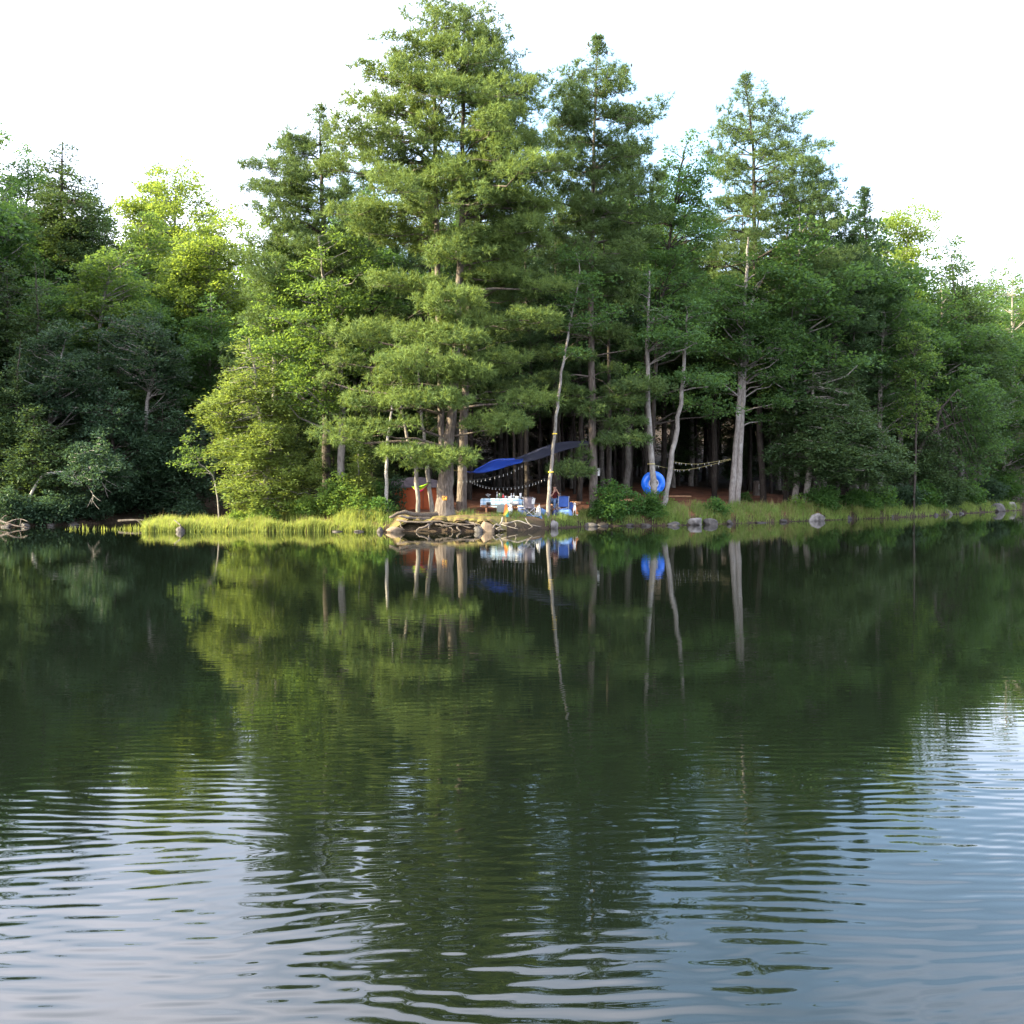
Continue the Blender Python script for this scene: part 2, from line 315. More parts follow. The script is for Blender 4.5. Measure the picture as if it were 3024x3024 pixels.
# ------------------------------------------------------------------ water
def water():
    m, t, o = mat_new('lake water')
    ge = t.nodes.new('ShaderNodeNewGeometry'); sp = t.nodes.new('ShaderNodeSeparateXYZ'); t.links.new(ge.outputs['Position'], sp.inputs[0])
    X, Y = sp.outputs['X'], sp.outputs['Y']
    def ma(op, a, b=None, c=None):
        n = t.nodes.new('ShaderNodeMath'); n.operation = op
        for i, q in enumerate((a, b, c)):
            if q is None: continue
            if isinstance(q, (int, float)): n.inputs[i].default_value = q
            else: t.links.new(q, n.inputs[i])
        return n.outputs[0]
    def noi(sx, sy, detail=2, seed=0.0):
        c = t.nodes.new('ShaderNodeCombineXYZ'); t.links.new(ma('MULTIPLY', X, sx), c.inputs[0]); t.links.new(ma('MULTIPLY', Y, sy), c.inputs[1]); c.inputs[2].default_value = seed
        n = t.nodes.new('ShaderNodeTexNoise'); n.inputs['Scale'].default_value = 1.0; n.inputs['Detail'].default_value = detail
        t.links.new(c.outputs[0], n.inputs['Vector']); return n.outputs['Fac']
    def mr(x, a, b, c, d):
        n = t.nodes.new('ShaderNodeMapRange'); n.interpolation_type = 'SMOOTHSTEP'
        t.links.new(x, n.inputs['Value'])
        for k, q in zip(('From Min','From Max','To Min','To Max'), (a, b, c, d)): n.inputs[k].default_value = q
        return n.outputs['Result']
    near = mr(Y, 4.5, 11.5, 1.5, 0.19)
    far = mr(Y, 30.0, 44.0, 1.0, 0.45)
    sx, sy = None, None
    for wl, ang, amp, ns, wob, seed in ((0.135, 4, 0.0145, 0.6, 9, 1.3), (0.18, -9, 0.011, 0.5, 8, 5.1), (0.29, 14, 0.006, 0.45, 7, 9.7), (0.7, -4, 0.0035, 0.3, 6, 14.2), (0.095, -14, 0.007, 0.8, 9, 21.2)):
        k = 2*math.pi/wl; kx, ky = math.sin(math.radians(ang)), math.cos(math.radians(ang))
        ph = ma('ADD', ma('ADD', ma('MULTIPLY', X, k*kx), ma('MULTIPLY', Y, k*ky)), ma('MULTIPLY', noi(ns, ns*1.2, 2, seed), wob*2.0))
        pa = mr(noi(0.55, 0.8, 2, seed+40), 0.34, 0.66, 0.15, 1.6)
        w = ma('MULTIPLY', ma('MULTIPLY', ma('COSINE', ph), pa), amp)
        wx, wy = ma('MULTIPLY', w, kx), ma('MULTIPLY', w, ky)
        sx = wx if sx is None else ma('ADD', sx, wx); sy = wy if sy is None else ma('ADD', sy, wy)
    hx = ma('MULTIPLY', ma('SUBTRACT', noi(2.2, 5.0, 2, 70.0), 0.5), 0.022); hy = ma('MULTIPLY', ma('SUBTRACT', noi(1.8, 6.5, 3, 90.0), 0.5), 0.05)
    sx = ma('MULTIPLY', ma('MULTIPLY', ma('ADD', sx, hx), near), far); sy = ma('MULTIPLY', ma('MULTIPLY', ma('ADD', sy, hy), near), far)
    c = t.nodes.new('ShaderNodeCombineXYZ'); t.links.new(sx, c.inputs[0]); t.links.new(sy, c.inputs[1]); c.inputs[2].default_value = 1.0
    nm = t.nodes.new('ShaderNodeVectorMath'); nm.operation = 'NORMALIZE'; t.links.new(c.outputs[0], nm.inputs[0])
    b = t.nodes.new('ShaderNodeBsdfPrincipled'); b.inputs['Base Color'].default_value = (0.003, 0.005, 0.003, 1)
    b.inputs['Roughness'].default_value = 0.015; b.inputs['IOR'].default_value = 1.46
    t.links.new(nm.outputs[0], b.inputs['Normal']); t.links.new(b.outputs[0], o.inputs['Surface'])
    V = [(-1500,-1500,0),(1500,-1500,0),(1500,1500,0),(-1500,1500,0)]
    tag(link('lake_water', new_mesh('lake_water', V, [(0,1,2),(0,2,3)], m)), 'dark rippled lake water reflecting trees and sky', 'water', kind='structure')
water()

# ------------------------------------------------------------------ foliage
def unit(a): return a/(np.linalg.norm(a, axis=-1, keepdims=True)+1e-9)
def blades(base, dr, nrm, ln, wd, kind='rhomb'):
    """thin leaf faces: base point, direction, face normal, length, width"""
    dr = unit(dr); sd = unit(np.cross(dr, nrm)); n = len(base); ln = np.broadcast_to(ln, (n,))[:, None]; wd = np.broadcast_to(wd, (n,))[:, None]
    if kind == 'tri':
        V = np.stack([base-sd*wd/2, base+sd*wd/2, base+dr*ln], 1).reshape(-1, 3)
        F = np.arange(3*n).reshape(-1, 3)
    else:
        mid = base+dr*ln*0.45
        V = np.stack([base, mid-sd*wd/2, base+dr*ln, mid+sd*wd/2], 1).reshape(-1, 3)
        k = np.arange(n)[:, None]*4; F = np.vstack([k+np.array([[0,1,2]]), k+np.array([[0,2,3]])])
    return V, F
def rdir(r, n, up=0.0):
    d = unit(r.normal(size=(n, 3))); d[:, 2] += up; return unit(d)
def pad_points(r, pad, spacing, kind):
    """sub-clump centres of one foliage pad; pad = (centre, heading, rx, ry, rz, tilt)"""
    c, hd, rx, ry, rz, tilt, dn = pad; spacing = spacing/math.sqrt(dn)
    n = max(4, int(1.15*math.pi*rx*ry/(spacing*spacing)*(1.0+0.7*rz/max(0.3, ry) if kind == 'leaf' else 1.0+0.9*rz)))
    a = r.uniform(0, 2*math.pi, n); q = np.sqrt(r.uniform(0, 1, n))*(1+0.15*np.sin(3*a+r.uniform(0, 6)) + 0.12*np.sin(5*a+r.uniform(0, 6)))
    x, y = q*np.cos(a)*rx, q*np.sin(a)*ry
    if kind == 'pine': z = rz*(np.sqrt(np.clip(1.05-q*q, 0.04, 1))*r.uniform(-0.55, 1.0, n)**1.0)
    elif kind == 'hem': z = rz*(0.5*(1-q)+r.normal(0, 0.3, n)) - 0.28*q*q*rx
    else: z = rz*(np.clip(1.05-q*q, 0.05, 1)**0.5*r.uniform(-0.75, 1.0, n))
    z = z + tilt*x
    ch, sh = math.cos(hd), math.sin(hd)
    return np.stack([c[0]+x*ch-y*sh, c[1]+x*sh+y*ch, c[2]+z], -1), np.stack([x*ch-y*sh, x*sh+y*ch, np.full(n, 0.25*rx)], -1)
def make_foliage(r, pads, kind, scale=1.0, dens=1.0):
    sp = {'pine': 0.33, 'hem': 0.32, 'leaf': 0.46}[kind]*scale/math.sqrt(dens)
    C, O = [], []
    for p in pads:
        a, b = pad_points(r, p, sp, kind); C.append(a); O.append(b)
    C = np.vstack(C); O = unit(np.vstack(O)); n = len(C)
    if kind == 'pine':
        K, J = 8, 5
        td = unit(rdir(r, n*K, 0.55)+0.45*np.repeat(O, K, 0)); tp = np.repeat(C, K, 0)+td*(r.uniform(0.02, 0.22, n*K)*scale)[:, None]
        nd_ = unit(np.repeat(td, J, 0)+0.62*r.normal(size=(n*K*J, 3))); b = np.repeat(tp, J, 0)
        return blades(b, nd_, r.normal(size=nd_.shape), r.uniform(0.14, 0.23, len(b))*scale, 0.028*scale, 'tri')
    if kind == 'hem':
        K = 16
        out = np.repeat(O, K, 0)
        off = r.normal(size=(n*K, 3))*np.array([0.17, 0.17, 0.09])*scale
        b = np.repeat(C, K, 0)+off
        d = unit(out*0.9+r.normal(size=b.shape)*np.array([0.75, 0.75, 0.3])+np.array([0, 0, -0.35]))
        nm = np.array([0, 0, 1.0])+0.55*r.normal(size=b.shape)
        return blades(b, d, nm, r.uniform(0.13, 0.24, len(b))*scale, 0.066*scale)
    K = 17
    dd = rdir(r, n*K, 0.45); b = np.repeat(C, K, 0)+dd*np.array([1, 1, 0.62])*(r.uniform(0.3, 1, n*K)**0.5*0.36*scale)[:, None]
    d = unit(dd*np.array([1, 1, 0.4])+0.5*np.repeat(O, K, 0)+0.5*r.normal(size=b.shape)+np.array([0, 0, -0.25]))
    nm = np.array([0, 0, 1.0])+0.35*dd+0.45*r.normal(size=b.shape)
    return blades(b, d, nm, r.uniform(0.11, 0.19, len(b))*scale, r.uniform(0.09, 0.14, len(b))*scale)

class Tree:
    """trunk path, limbs and pads; everything kept relative to the base point"""
    def __init__(s, seed): s.r = np.random.default_rng(seed); s.wood = MB(); s.pads = []; s.stems = []
    def stem(s, pts, rad, n=9, flare=0.0, wob=0.0):
        p = smooth_path(pts, 5); k = len(p)
        if wob: p[1:-1] += s.r.normal(0, wob, (k-2, 3))*np.array([1, 1, 0.3])
        ts = np.linspace(0, 1, len(rad)); R = np.interp(np.linspace(0, 1, k), ts, rad)
        R = R*(1+s.r.normal(0, 0.03, k))
        m0 = s.wood.n
        s.wood.tube(p, R, n)
        if flare:
            V = s.wood.V[-1]; h = V[:, 2]-p[0][2]; a = np.arctan2(V[:, 1]-p[0][1], V[:, 0]-p[0][0])
            f = 1+flare*np.exp(-np.clip(h, 0, 9)/0.45)*(0.65+0.35*np.cos(5*a+1)+0.2*np.cos(3*a))
            V[:, 0] = p[0][0]+(V[:, 0]-p[0][0])*f; V[:, 1] = p[0][1]+(V[:, 1]-p[0][1])*f
        s.stems.append((p, R)); return s
    def at(s, z, x=None):
        best = None
        for p, R in s.stems:
            zz = np.clip(z, p[:, 2].min(), p[:, 2].max())
            i = np.argmin(abs(p[:, 2]-zz)); q = p[i]
            d = 0 if x is None else abs(q[0]-x)
            d += 3*abs(q[2]-z)
            if best is None or d < best[0]: best = (d, q, R[i])
        return best[1], best[2]
    tip = False
    def limb(s, c, drop, thick=1.0, twig=True, rx=1.0):
        if s.tip:
            p = s.stems[0][0]; q = p[s.r.integers(len(p)*2//3, len(p))]
            if len(s.pads) > 12: return
            s.wood.tube(np.array([q, (q+c)/2+s.r.normal(0, 0.15, 3), c]), [0.035, 0.025, 0.01], 4, False); return
        hz = math.hypot(c[0]-s.at(c[2], c[0])[0][0], c[1]-s.at(c[2], c[0])[0][1])
        q, R = s.at(c[2]-drop*hz, c[0])
        L_ = np.linalg.norm(c-q)
        if L_ < 0.3: return
        r0 = min(R*0.55, 0.022+0.014*L_)*thick
        mid1 = q+(c-q)*0.4+np.array([0, 0, 0.04*L_]); mid2 = q+(c-q)*0.75+np.array([0, 0, -0.02*L_])
        j = s.r.normal(0, 0.03*L_, (2, 3)); mid1 = mid1+j[0]; mid2 = mid2+j[1]
        s.wood.tube(np.array([q, mid1, mid2, c]), [r0, r0*0.8, r0*0.55, r0*0.25], 4, False)
    def pad(s, c, rx, ry, rz, hd=None, tilt=0.0, drop=0.25, limb=True, thick=1.0, dn=1.0):
        c = np.asarray(c, float); q, _ = s.at(c[2], c[0])
        if hd is None: hd = math.atan2(c[1]-q[1], c[0]-q[0])
        s.pads.append((c, hd, rx, ry, rz, tilt, dn))
        if limb: s.limb(c, drop, thick)
        return s
    def twigs(s, n_per=5, rr=0.010):
        for c, hd, rx, ry, rz, tilt, _ in s.pads:
            for _ in range(n_per):
                a = s.r.uniform(0, 2*math.pi); e = c+np.array([math.cos(a)*rx*0.8, math.sin(a)*ry*0.8, s.r.uniform(-0.3, 0.3)*rz])
                s.wood.tube(np.array([c+np.array([0, 0, -0.25*rz]), (c+e)/2+np.array([0, 0, -0.1*rz]), e]), [rr*1.3, rr, rr*0.5], 3, False)
    def dead(s, n, z0, z1, length=1.6, rr=0.016):
        for _ in range(n):
            z = s.r.uniform(z0, z1); q, R = s.at(z, s.stems[s.r.integers(len(s.stems))][0][0][0]); a = s.r.uniform(0, 2*math.pi); L_ = length*s.r.uniform(0.4, 1.2)
            d = np.array([math.cos(a), math.sin(a), s.r.uniform(-0.35, 0.2)])
            e1 = q+d*L_*0.5+np.array([0, 0, 0.05]); e2 = q+d*L_+np.array([0, 0, -0.15*L_])
            s.wood.tube(np.array([q, e1, e2]), [rr, rr*0.7, rr*0.3], 3, False)
            for _k in range(4):
                b = q+(e2-q)*s.r.uniform(0.35, 0.95); g = b+np.array([*s.r.normal(0, 0.28, 2), s.r.uniform(-0.35, 0.1)])*L_*0.6
                s.wood.tube(np.array([b, (b+g)/2+s.r.normal(0, 0.05, 3), g]), [rr*0.5, rr*0.4, rr*0.2], 3, False)
    def outline(s, ol, n, kind, depth=0.95, size=0.34, rz=0.35, inner=0.35, front=0.0, cy=0.0, drop=None):
        """ol: rows (z, xl, xr) of the crown; pads spread through that volume"""
        ol = np.array(sorted(ol), float); zs, xl, xr = ol.T
        w = np.maximum(xr-xl, 0.2); fine = np.linspace(zs[0], zs[-1], 200); wf = np.interp(fine, zs, w)**1.15
        cdf = np.cumsum(wf); cdf /= cdf[-1]
        drop = {'pine': 0.12, 'hem': -0.1, 'leaf': 0.55}[kind] if drop is None else drop
        if kind == 'pine':
            H_ = zs[-1]-zs[0]; nw = max(4, int(H_/0.92)); per = max(3, round(n/nw))
            zb = zs[-1]; w_ = -1
            while zb > zs[0]+0.3:
                w_ += 1; zb -= min(0.92, 0.28+0.13*w_)*s.r.uniform(0.85, 1.15); a0 = s.r.uniform(0, 6.28)
                for k in range(per if w_ > 2 else 4):
                    az = a0+2*math.pi*k/per+s.r.normal(0, 0.25); z = zb+s.r.normal(0, 0.1)
                    a_, b_ = np.interp(z, zs, xl), np.interp(z, zs, xr); q0, _ = s.at(z)
                    cs, sn = math.cos(az), math.sin(az)
                    R = (b_-q0[0] if cs > 0 else q0[0]-a_)*abs(cs)+(b_-a_)/2*depth*abs(sn)
                    Lm = max(0.3, R)*s.r.uniform(0.62, 1.03)
                    rx = min(1.7, max(0.25, 0.40*Lm)); ry = min(0.85, max(0.2, 0.27*Lm)); c = np.array([q0[0]+cs*(Lm-rx), q0[1]+cy+sn*(Lm-rx), z+0.03*Lm])
                    s.pad(c, rx, ry, rz*(0.25+0.15*Lm), hd=az, tilt=s.r.uniform(0.05, 0.22), drop=0.14)
                    if Lm > 2.2 and s.r.uniform() < 0.6:
                        c2 = np.array([q0[0]+cs*Lm*0.42, q0[1]+cy+sn*Lm*0.42, z+0.05*Lm]); s.pad(c2, 0.5, 0.4, 0.2, hd=az, tilt=0.1, limb=False)
            return s
        for i in range(n):
            z = np.interp((i+s.r.uniform(0, 1))/n, cdf, fine); a_, b_ = np.interp(z, zs, xl), np.interp(z, zs, xr)
            if kind == 'pine':
                z = zs[-1]-(round((zs[-1]-z)/0.85)+s.r.normal(0, 0.13))*0.85; z = min(max(z, zs[0]), zs[-1]-0.2); a_, b_ = np.interp(z, zs, xl), np.interp(z, zs, xr)
            cx, R = (a_+b_)/2, (b_-a_)/2
            az = s.r.uniform(0, 2*math.pi)
            if s.r.uniform() < front: az = s.r.uniform(math.pi, 2*math.pi)
            ps = np.clip(R*size*s.r.uniform(0.8, 1.3), 0.28, {'pine': 1.5, 'hem': 1.1, 'leaf': 1.5}[kind])
            q = inner+(1-inner)*s.r.uniform(0, 1)**0.6
            rad = max(0.0, R*q*s.r.uniform(0.9, 1.08)-ps*(0.62 if kind == 'pine' else 0.7))
            c = np.array([cx+math.cos(az)*rad, cy+math.sin(az)*rad*depth, z])
            if kind == 'pine': s.pad(c, ps*1.35, ps*0.8, min(0.45, ps*rz*1.1), tilt=0.2, drop=drop)
            elif kind == 'hem': s.pad(c, ps*1.2, ps*0.75, ps*rz*0.8, tilt=-0.18, drop=drop)
            else: s.pad(c, ps, ps*0.9, ps*rz*1.2, tilt=s.r.uniform(-0.15, 0.1), drop=drop)
        return s
    def meshes(s, kind, leaf, bark, scale=1.0, dens=1.0):
        V, F = make_foliage(s.r, s.pads, kind, scale, dens)
        return s.wood.mesh('trunk', bark, True), new_mesh('crown', V, F, leaf)
def plant(name, label, cat, base, t, kind, leaf, bark, scale=1.0, dens=1.0, group=None):
    root = thing(name, label, cat, base, 0, group)
    a, b = t.meshes(kind, leaf, bark, scale, dens)
    link('trunk', a, root); link('crown', b, root)
    return root
def photo_tree(name, label, kind, D, trunk, ol, npads, leaf, bark, rad=(0.2, 0.05), seed=1, scale=1.0, dens=1.0, pads=(), extra=None,
               flare=0.0, depth=0.95, size=0.34, rz=0.35, inner=0.35, front=0.0, dead=None, twig=3, wob=0.02, cat='tree', group=None, drop=None, yoff=0.0, stems=(), tip=False, pk=1.0):
    """a tree given by its trunk line and crown rows; converted to metres round its own base"""
    b = P(trunk[0][0], trunk[0][1], D); base = np.array([b[0], D, gz(b[0], D)])
    t = Tree(seed); t.tip = tip
    for k, (tr, rd) in enumerate([(trunk, rad)]+list(stems)):
        pts = [P(u, v, D)-base for u, v in tr]
        pts = [p for p in pts]
        if k == 0: pts[0] = np.array([0, 0, -0.25])
        t.stem(pts, rd, 10, flare if k == 0 else 0, wob)
    if ol:
        rows = []
        for v, a, c in ol: rows.append((P(a, v, D)[2]-base[2], P(a, v, D)[0]-base[0], P(c, v, D)[0]-base[0]))
        t.outline(rows, npads, kind, depth, size, rz, inner, front, yoff, drop)
    m = D/3024.0
    for p in pads:
        u, v, hu, hv = p[:4]; dd = p[4] if len(p) > 4 else 0.0
        c = P(u, v, D+dd)-base; hu *= 1.12; hv *= pk
        t.pad(c, hu*m, max(0.5, min(hu*m*0.85, 1.5)), hv*m*1.0, hd=0.0 if u*1.0 >= trunk[0][0] else math.pi, tilt=0.03, drop=0.12 if kind == 'pine' else 0.3, dn=1.45 if kind == 'pine' else 1.0)
    if dead: t.dead(*dead)
    if twig: t.twigs(twig)
    if extra: extra(t, base)
    return plant(name, label, cat, base, t, kind, M[leaf], M[bark], scale, dens, group)

# ------------------------------------------------------------------ trees on the point
def crop(lst, u0, v0, k=2.542): return [(u0+x/k, v0+y/k, a/k, b/k)+((d[0],) if d else ()) for x, y, a, b, *d in lst]
LOW = crop([(1230,160,190,60,-1.2),(1110,290,220,100,-1.6),(1450,230,140,80,-.4),(620,500,150,75,-.8),(850,530,230,65,-.4),(1420,470,220,60,.2),(1780,540,170,85,.4),
    (1090,690,200,95,-2.2),(1690,780,210,80,-.3),(380,910,210,100,-.6),(580,840,140,60,.3),(830,890,160,65,-1.6),(1120,860,210,50,-.6),(300,1100,130,85,.2),
    (860,1110,270,110,-2.6),(640,1240,150,75,-1.8),(1180,1200,190,75,-1.8),(450,1400,160,95,-1.2),(780,1400,160,80,-2.4),(1060,1400,130,65,-1.6),(740,1560,110,65,-2.2),
    (1450,1080,210,60,-.6),(1440,1160,150,40,.4),(1670,1400,190,80,-.4),(1450,1570,220,100,-1.0),(270,1650,170,110,-1.0),(560,1620,95,80,-1.8),
    (760,1790,190,70,-1.6),(1080,1830,210,85,-1.6),(920,1880,120,50,-1.8),(180,1240,90,50,.4)], 900, 640)
TOP = crop([(1480,70,90,90),(1500,190,120,80,-.5),(1300,120,45,60),(1700,150,90,90),(1880,70,50,60),(1420,340,130,80,-.8),(1750,330,120,90,-.4),(1860,300,100,60,.6),
    (1330,460,150,60,-.6),(980,520,110,45),(1180,600,190,70,.2),(1450,640,150,70,-1.2),(1700,700,200,60,-1.2),(1870,580,100,60,.5),(1180,830,220,60,-.3),(840,770,60,40),
    (1800,760,130,50,-.6),(1450,950,110,70,-1.4),(1650,1050,130,60,-1.4),(1000,1010,120,60,-.4),(850,1080,120,60,.2),(1190,1030,110,50,.6),(1100,1190,180,70,-1),(700,1270,140,60),
    (1330,1200,130,60,-.8),(1280,1410,190,80,-1.4),(1620,1370,190,90,-2),(1600,1250,200,40,-1.2),(900,1600,200,60,-.5),(1190,1610,150,60,-1.0),(760,1180,60,40,.5),(1860,1150,110,60,-.5),
    (1880,1000,110,60,.3),(1840,1420,120,60,-.6),(1100,1760,150,60,.4),(1350,1720,120,60,.6)], 700, 0)
RIGHT = [(1450,60,30,26),(1465,110,40,30,.2),(1440,190,50,28,-.5),(1500,260,70,26,.2),(1570,250,45,18,0),(1480,330,70,28,-.8),(1550,340,60,26,.3),(1500,420,80,28,-1),(1580,420,55,22,.4),
    (1470,500,70,28,-1),(1560,520,75,28,0),(1500,590,80,30,-.8),(1590,610,50,24,.4),(1430,560,60,26,-1.2),(1530,680,75,28,.2),(1440,640,55,24,.3),(1590,720,60,25,.6),(1480,760,70,28,.2)]
def hero_extra(t, base):
    t.dead(26, 3.5, 10.0, 1.7, 0.018)
photo_tree('white_pine', 'tallest double stemmed pine with layered boughs and exposed roots at the water', 'pine', 48.6,
    [(1313,1528),(1316,1420),(1328,1290),(1345,1080),(1352,900),(1362,700),(1366,400),(1372,60)], 
    [(2,1310,1380),(60,1265,1440),(120,1215,1490),(200,1120,1530),(300,1070,1600),(400,1020,1620),(500,970,1640),(620,990,1650),(700,1090,1640)], 78, 'pine_light', 'bark',
    rad=(0.46,0.38,0.25,0.21,0.18,0.15,0.10,0.03), seed=11, pads=LOW+TOP+RIGHT+[(1335,1010,90,30,-2.2),(1290,1185,80,32,-2.5),(1370,1110,80,28,-1.8),(1330,880,80,28,-2),(1400,960,70,26,-1.2)], flare=0.55, extra=hero_extra, twig=5, dens=1.12, scale=1.25, pk=1.15, size=0.26, rz=0.5, yoff=0.5,
    stems=[([(1316,1400),(1304,1290),(1300,1100),(1292,850),(1288,600),(1283,300),(1290,20)], (0.17,0.16,0.15,0.14,0.12,0.08,0.03))])
photo_tree('white_pine', 'straight grey trunked pine just behind the big double stemmed pine, right of its trunk', 'pine', 51,
    [(1362,1508),(1370,1250),(1385,900),(1420,500),(1440,140)], [(120,1420,1480),(250,1380,1600),(400,1390,1620),(600,1390,1640),(800,1380,1660),(1000,1390,1640),(1180,1410,1600)],
    75, 'pine', 'bark', rad=(0.25,0.21,0.17,0.12,0.03), seed=12, flare=0.3, dead=(18,3,8,1.7), size=0.34, rz=0.55, scale=1.15)
photo_tree('white_pine', 'tall pointed pine with dark cones near its top, in the middle of the point', 'pine', 54,
    [(1752,1500),(1750,1300),(1745,1000),(1745,840),(1752,500),(1765,130)],
    [(105,1760,1772),(160,1738,1795),(200,1702,1830),(260,1655,1890),(300,1615,1930),(360,1590,1930),(400,1600,2000),(460,1590,1960),(520,1580,1960),(620,1590,2000),(760,1600,1960),(860,1640,1900)],
    85, 'pine', 'bark', rad=(0.25,0.2,0.17,0.14,0.1,0.02), seed=13, size=0.27, rz=0.6, dead=(26,4,11,1.9), dens=1.3, scale=1.15,
    pads=crop([(640,200,150,50,-.4),(680,420,150,60,.3),(780,740,70,50,-.3),(830,1040,220,75,-.8),(700,1430,170,80,-.6),(430,1210,150,100,-.8),(400,1540,70,80,-.5),(330,1660,150,70,-1.4),(160,800,90,60,-.5),(200,960,120,40,-.6),(620,900,100,40,.3),(320,800,140,55,-.6),(600,640,180,60,.2),(690,1150,180,60,-.4),(340,1080,120,50,-.9),(720,1300,150,50,-.1),(240,600,100,50,.3)], 1560, 740),
    flare=0.25)
photo_tree('white_pine', 'thin topped sparse pine with open upper boughs, rightmost tall pine', 'pine', 65,
    [(2255,1440),(2235,1000),(2228,640),(2222,420),(2200,235)],
    [(222,2192,2208),(280,2165,2260),(330,2130,2360),(400,2110,2420),(480,2090,2450),(560,2060,2470),(700,2040,2500),(850,2050,2510),(950,2090,2500)],
    80, 'pine', 'bark_dark', rad=(0.22,0.17,0.12,0.08,0.02), seed=14, size=0.26, rz=0.5, scale=1.25, dens=1.1)
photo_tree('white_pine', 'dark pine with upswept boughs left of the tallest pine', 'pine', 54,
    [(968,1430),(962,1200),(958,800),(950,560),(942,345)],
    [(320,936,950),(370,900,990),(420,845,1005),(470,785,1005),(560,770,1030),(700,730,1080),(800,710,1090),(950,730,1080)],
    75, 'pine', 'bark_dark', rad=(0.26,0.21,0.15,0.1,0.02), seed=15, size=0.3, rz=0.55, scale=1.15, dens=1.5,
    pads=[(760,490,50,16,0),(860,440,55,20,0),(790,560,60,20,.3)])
photo_tree('maple_tree', 'bright leafy maple between the sunlit cedar and the tallest pine', 'leaf', 51.5,
    [(1000,1490),(1010,1250),(1000,1050),(960,850),(940,700)], [(680,880,1040),(760,830,1110),(880,770,1130),(1000,760,1120),(1120,740,1090),(1230,790,1060)],
    74, 'maple_light', 'bark_grey', rad=(0.2,0.17,0.13,0.09,0.04), seed=21, size=0.3, front=0.2, dens=1.15)
photo_tree('maple_tree', 'yellow green maple rising behind the sunlit cedar', 'leaf', 54.5,
    [(800,1480),(810,1150),(815,900),(820,700)], [(620,760,880),(700,715,900),(800,690,930),(930,690,940),(1060,680,930)],
    64, 'maple_light', 'bark_grey', rad=(0.18,0.14,0.1,0.03), seed=22, size=0.3, dens=1.1)
photo_tree('cedar_tree', 'broad feathery sunlit cedar at the left end of the point', 'hem', 50.6,
    [(800,1510),(780,1350),(760,1150),(735,1000)], [(990,715,745),(1050,680,800),(1120,640,840),(1190,600,870),(1270,605,900),(1350,630,920),(1440,650,930),(1505,690,920)],
    190, 'hem_light', 'bark_grey', rad=(0.2,0.17,0.1,0.02), seed=23, size=0.27, rz=0.5, inner=0.45, dens=1.0)
photo_tree('maple_tree', 'deep green maple behind the slender banded tree', 'leaf', 58.5, [(1640,1470),(1640,1100),(1640,700)], [(560,1570,1690),(660,1540,1720),(780,1540,1730),(900,1540,1720),(1000,1560,1700)],
    50, 'maple_dark', 'bark_dark', rad=(0.18,0.14,0.04), seed=33, size=0.32, scale=1.15)
photo_tree('maple_tree', 'green maple filling the gap left of the tallest pine', 'leaf', 57.5, [(1100,1470),(1100,1100),(1090,700)], [(560,1040,1150),(650,1000,1190),(780,1000,1210),(920,1010,1200),(1050,1030,1180)],
    56, 'maple', 'bark_dark', rad=(0.18,0.14,0.04), seed=34, size=0.32, scale=1.15)
photo_tree('hemlock_tree', 'dark evergreen in the gap between the twin trunked maple and the sparse pine', 'hem', 68, [(2110,1440),(2110,1100),(2110,700)], [(640,2090,2130),(760,2040,2190),(900,2010,2220),(1060,2000,2230),(1180,2020,2210)],
    60, 'hem', 'bark_dark', rad=(0.2,0.15,0.03), seed=35, size=0.34, scale=1.4)
photo_tree('maple_sapling', 'slender pale leaning tree with yellow bands beside the grey camp chair', 'leaf', 51,
    [(1615,1512),(1627,1390),(1643,1230),(1658,1100),(1690,930),(1712,800),(1700,745)], None, 0, 'maple', 'bark_pale', rad=(0.11,0.09,0.08,0.065,0.05,0.035,0.02), seed=24,
    pads=[(1690,760,60,26,-.3),(1740,830,60,24,.2),(1760,950,70,30,-.2),(1720,880,50,22,-.5),(1800,920,50,26,.4),(1690,960,50,22,-.5),(1650,850,50,24,.5),(1710,830,60,26,-.6),(1690,1040,50,20,-.5),(1670,900,50,22,-.5)], wob=0.018)
photo_tree('maple_tree', 'grey trunked tree with the blue swim ring hung behind it', 'leaf', 54.6,
    [(1938,1490),(1925,1385),(1915,1200),(1912,1000),(1918,800)], [(800,1860,1990),(900,1850,2010),(980,1880,2030),(1060,1890,2030)], 22, 'maple', 'bark_pale',
    rad=(0.19,0.165,0.14,0.1,0.05), seed=25, size=0.4, pads=[(1990,990,90,26,-1),(1930,1010,60,22,-1.2),(2060,1010,50,22,-.8)])
photo_tree('maple_tree', 'slim trunk leaning to the right beside the blue swim ring', 'leaf', 55.6,
    [(1955,1490),(1976,1400),(2004,1230),(2022,1050),(2030,930)], [(880,1990,2100),(960,1960,2130),(1040,1960,2110)], 20, 'maple', 'bark_pale',
    rad=(0.16,0.14,0.12,0.09,0.04), seed=26, size=0.42, wob=0.03, pads=[(2040,1120,80,24,-.8),(2110,1140,60,20,-.6)])
photo_tree('maple_tree', 'thick pale twin trunked maple at the end of the clothesline', 'leaf', 61,
    [(2158,1492),(2172,1350),(2186,1130),(2194,960),(2205,800),(2210,700)],
    [(740,2170,2290),(850,2060,2340),(950,2020,2380),(1050,2090,2380),(1130,2180,2320)], 74, 'maple', 'bark_pale', rad=(0.21,0.165,0.15,0.13,0.10,0.05), seed=27, size=0.3, dens=1.1,
    stems=[([(2176,1492),(2187,1300),(2198,1100),(2208,960),(2230,850)], (0.21,0.17,0.14,0.11,0.05))], pads=[(2080,1100,60,22,-1.5),(2130,1040,70,26,-1.5),(2290,1110,60,24,-1.2),(2290,1190,60,22,-.6),(2250,1240,40,16,.6),(2130,1160,40,16,.8)])
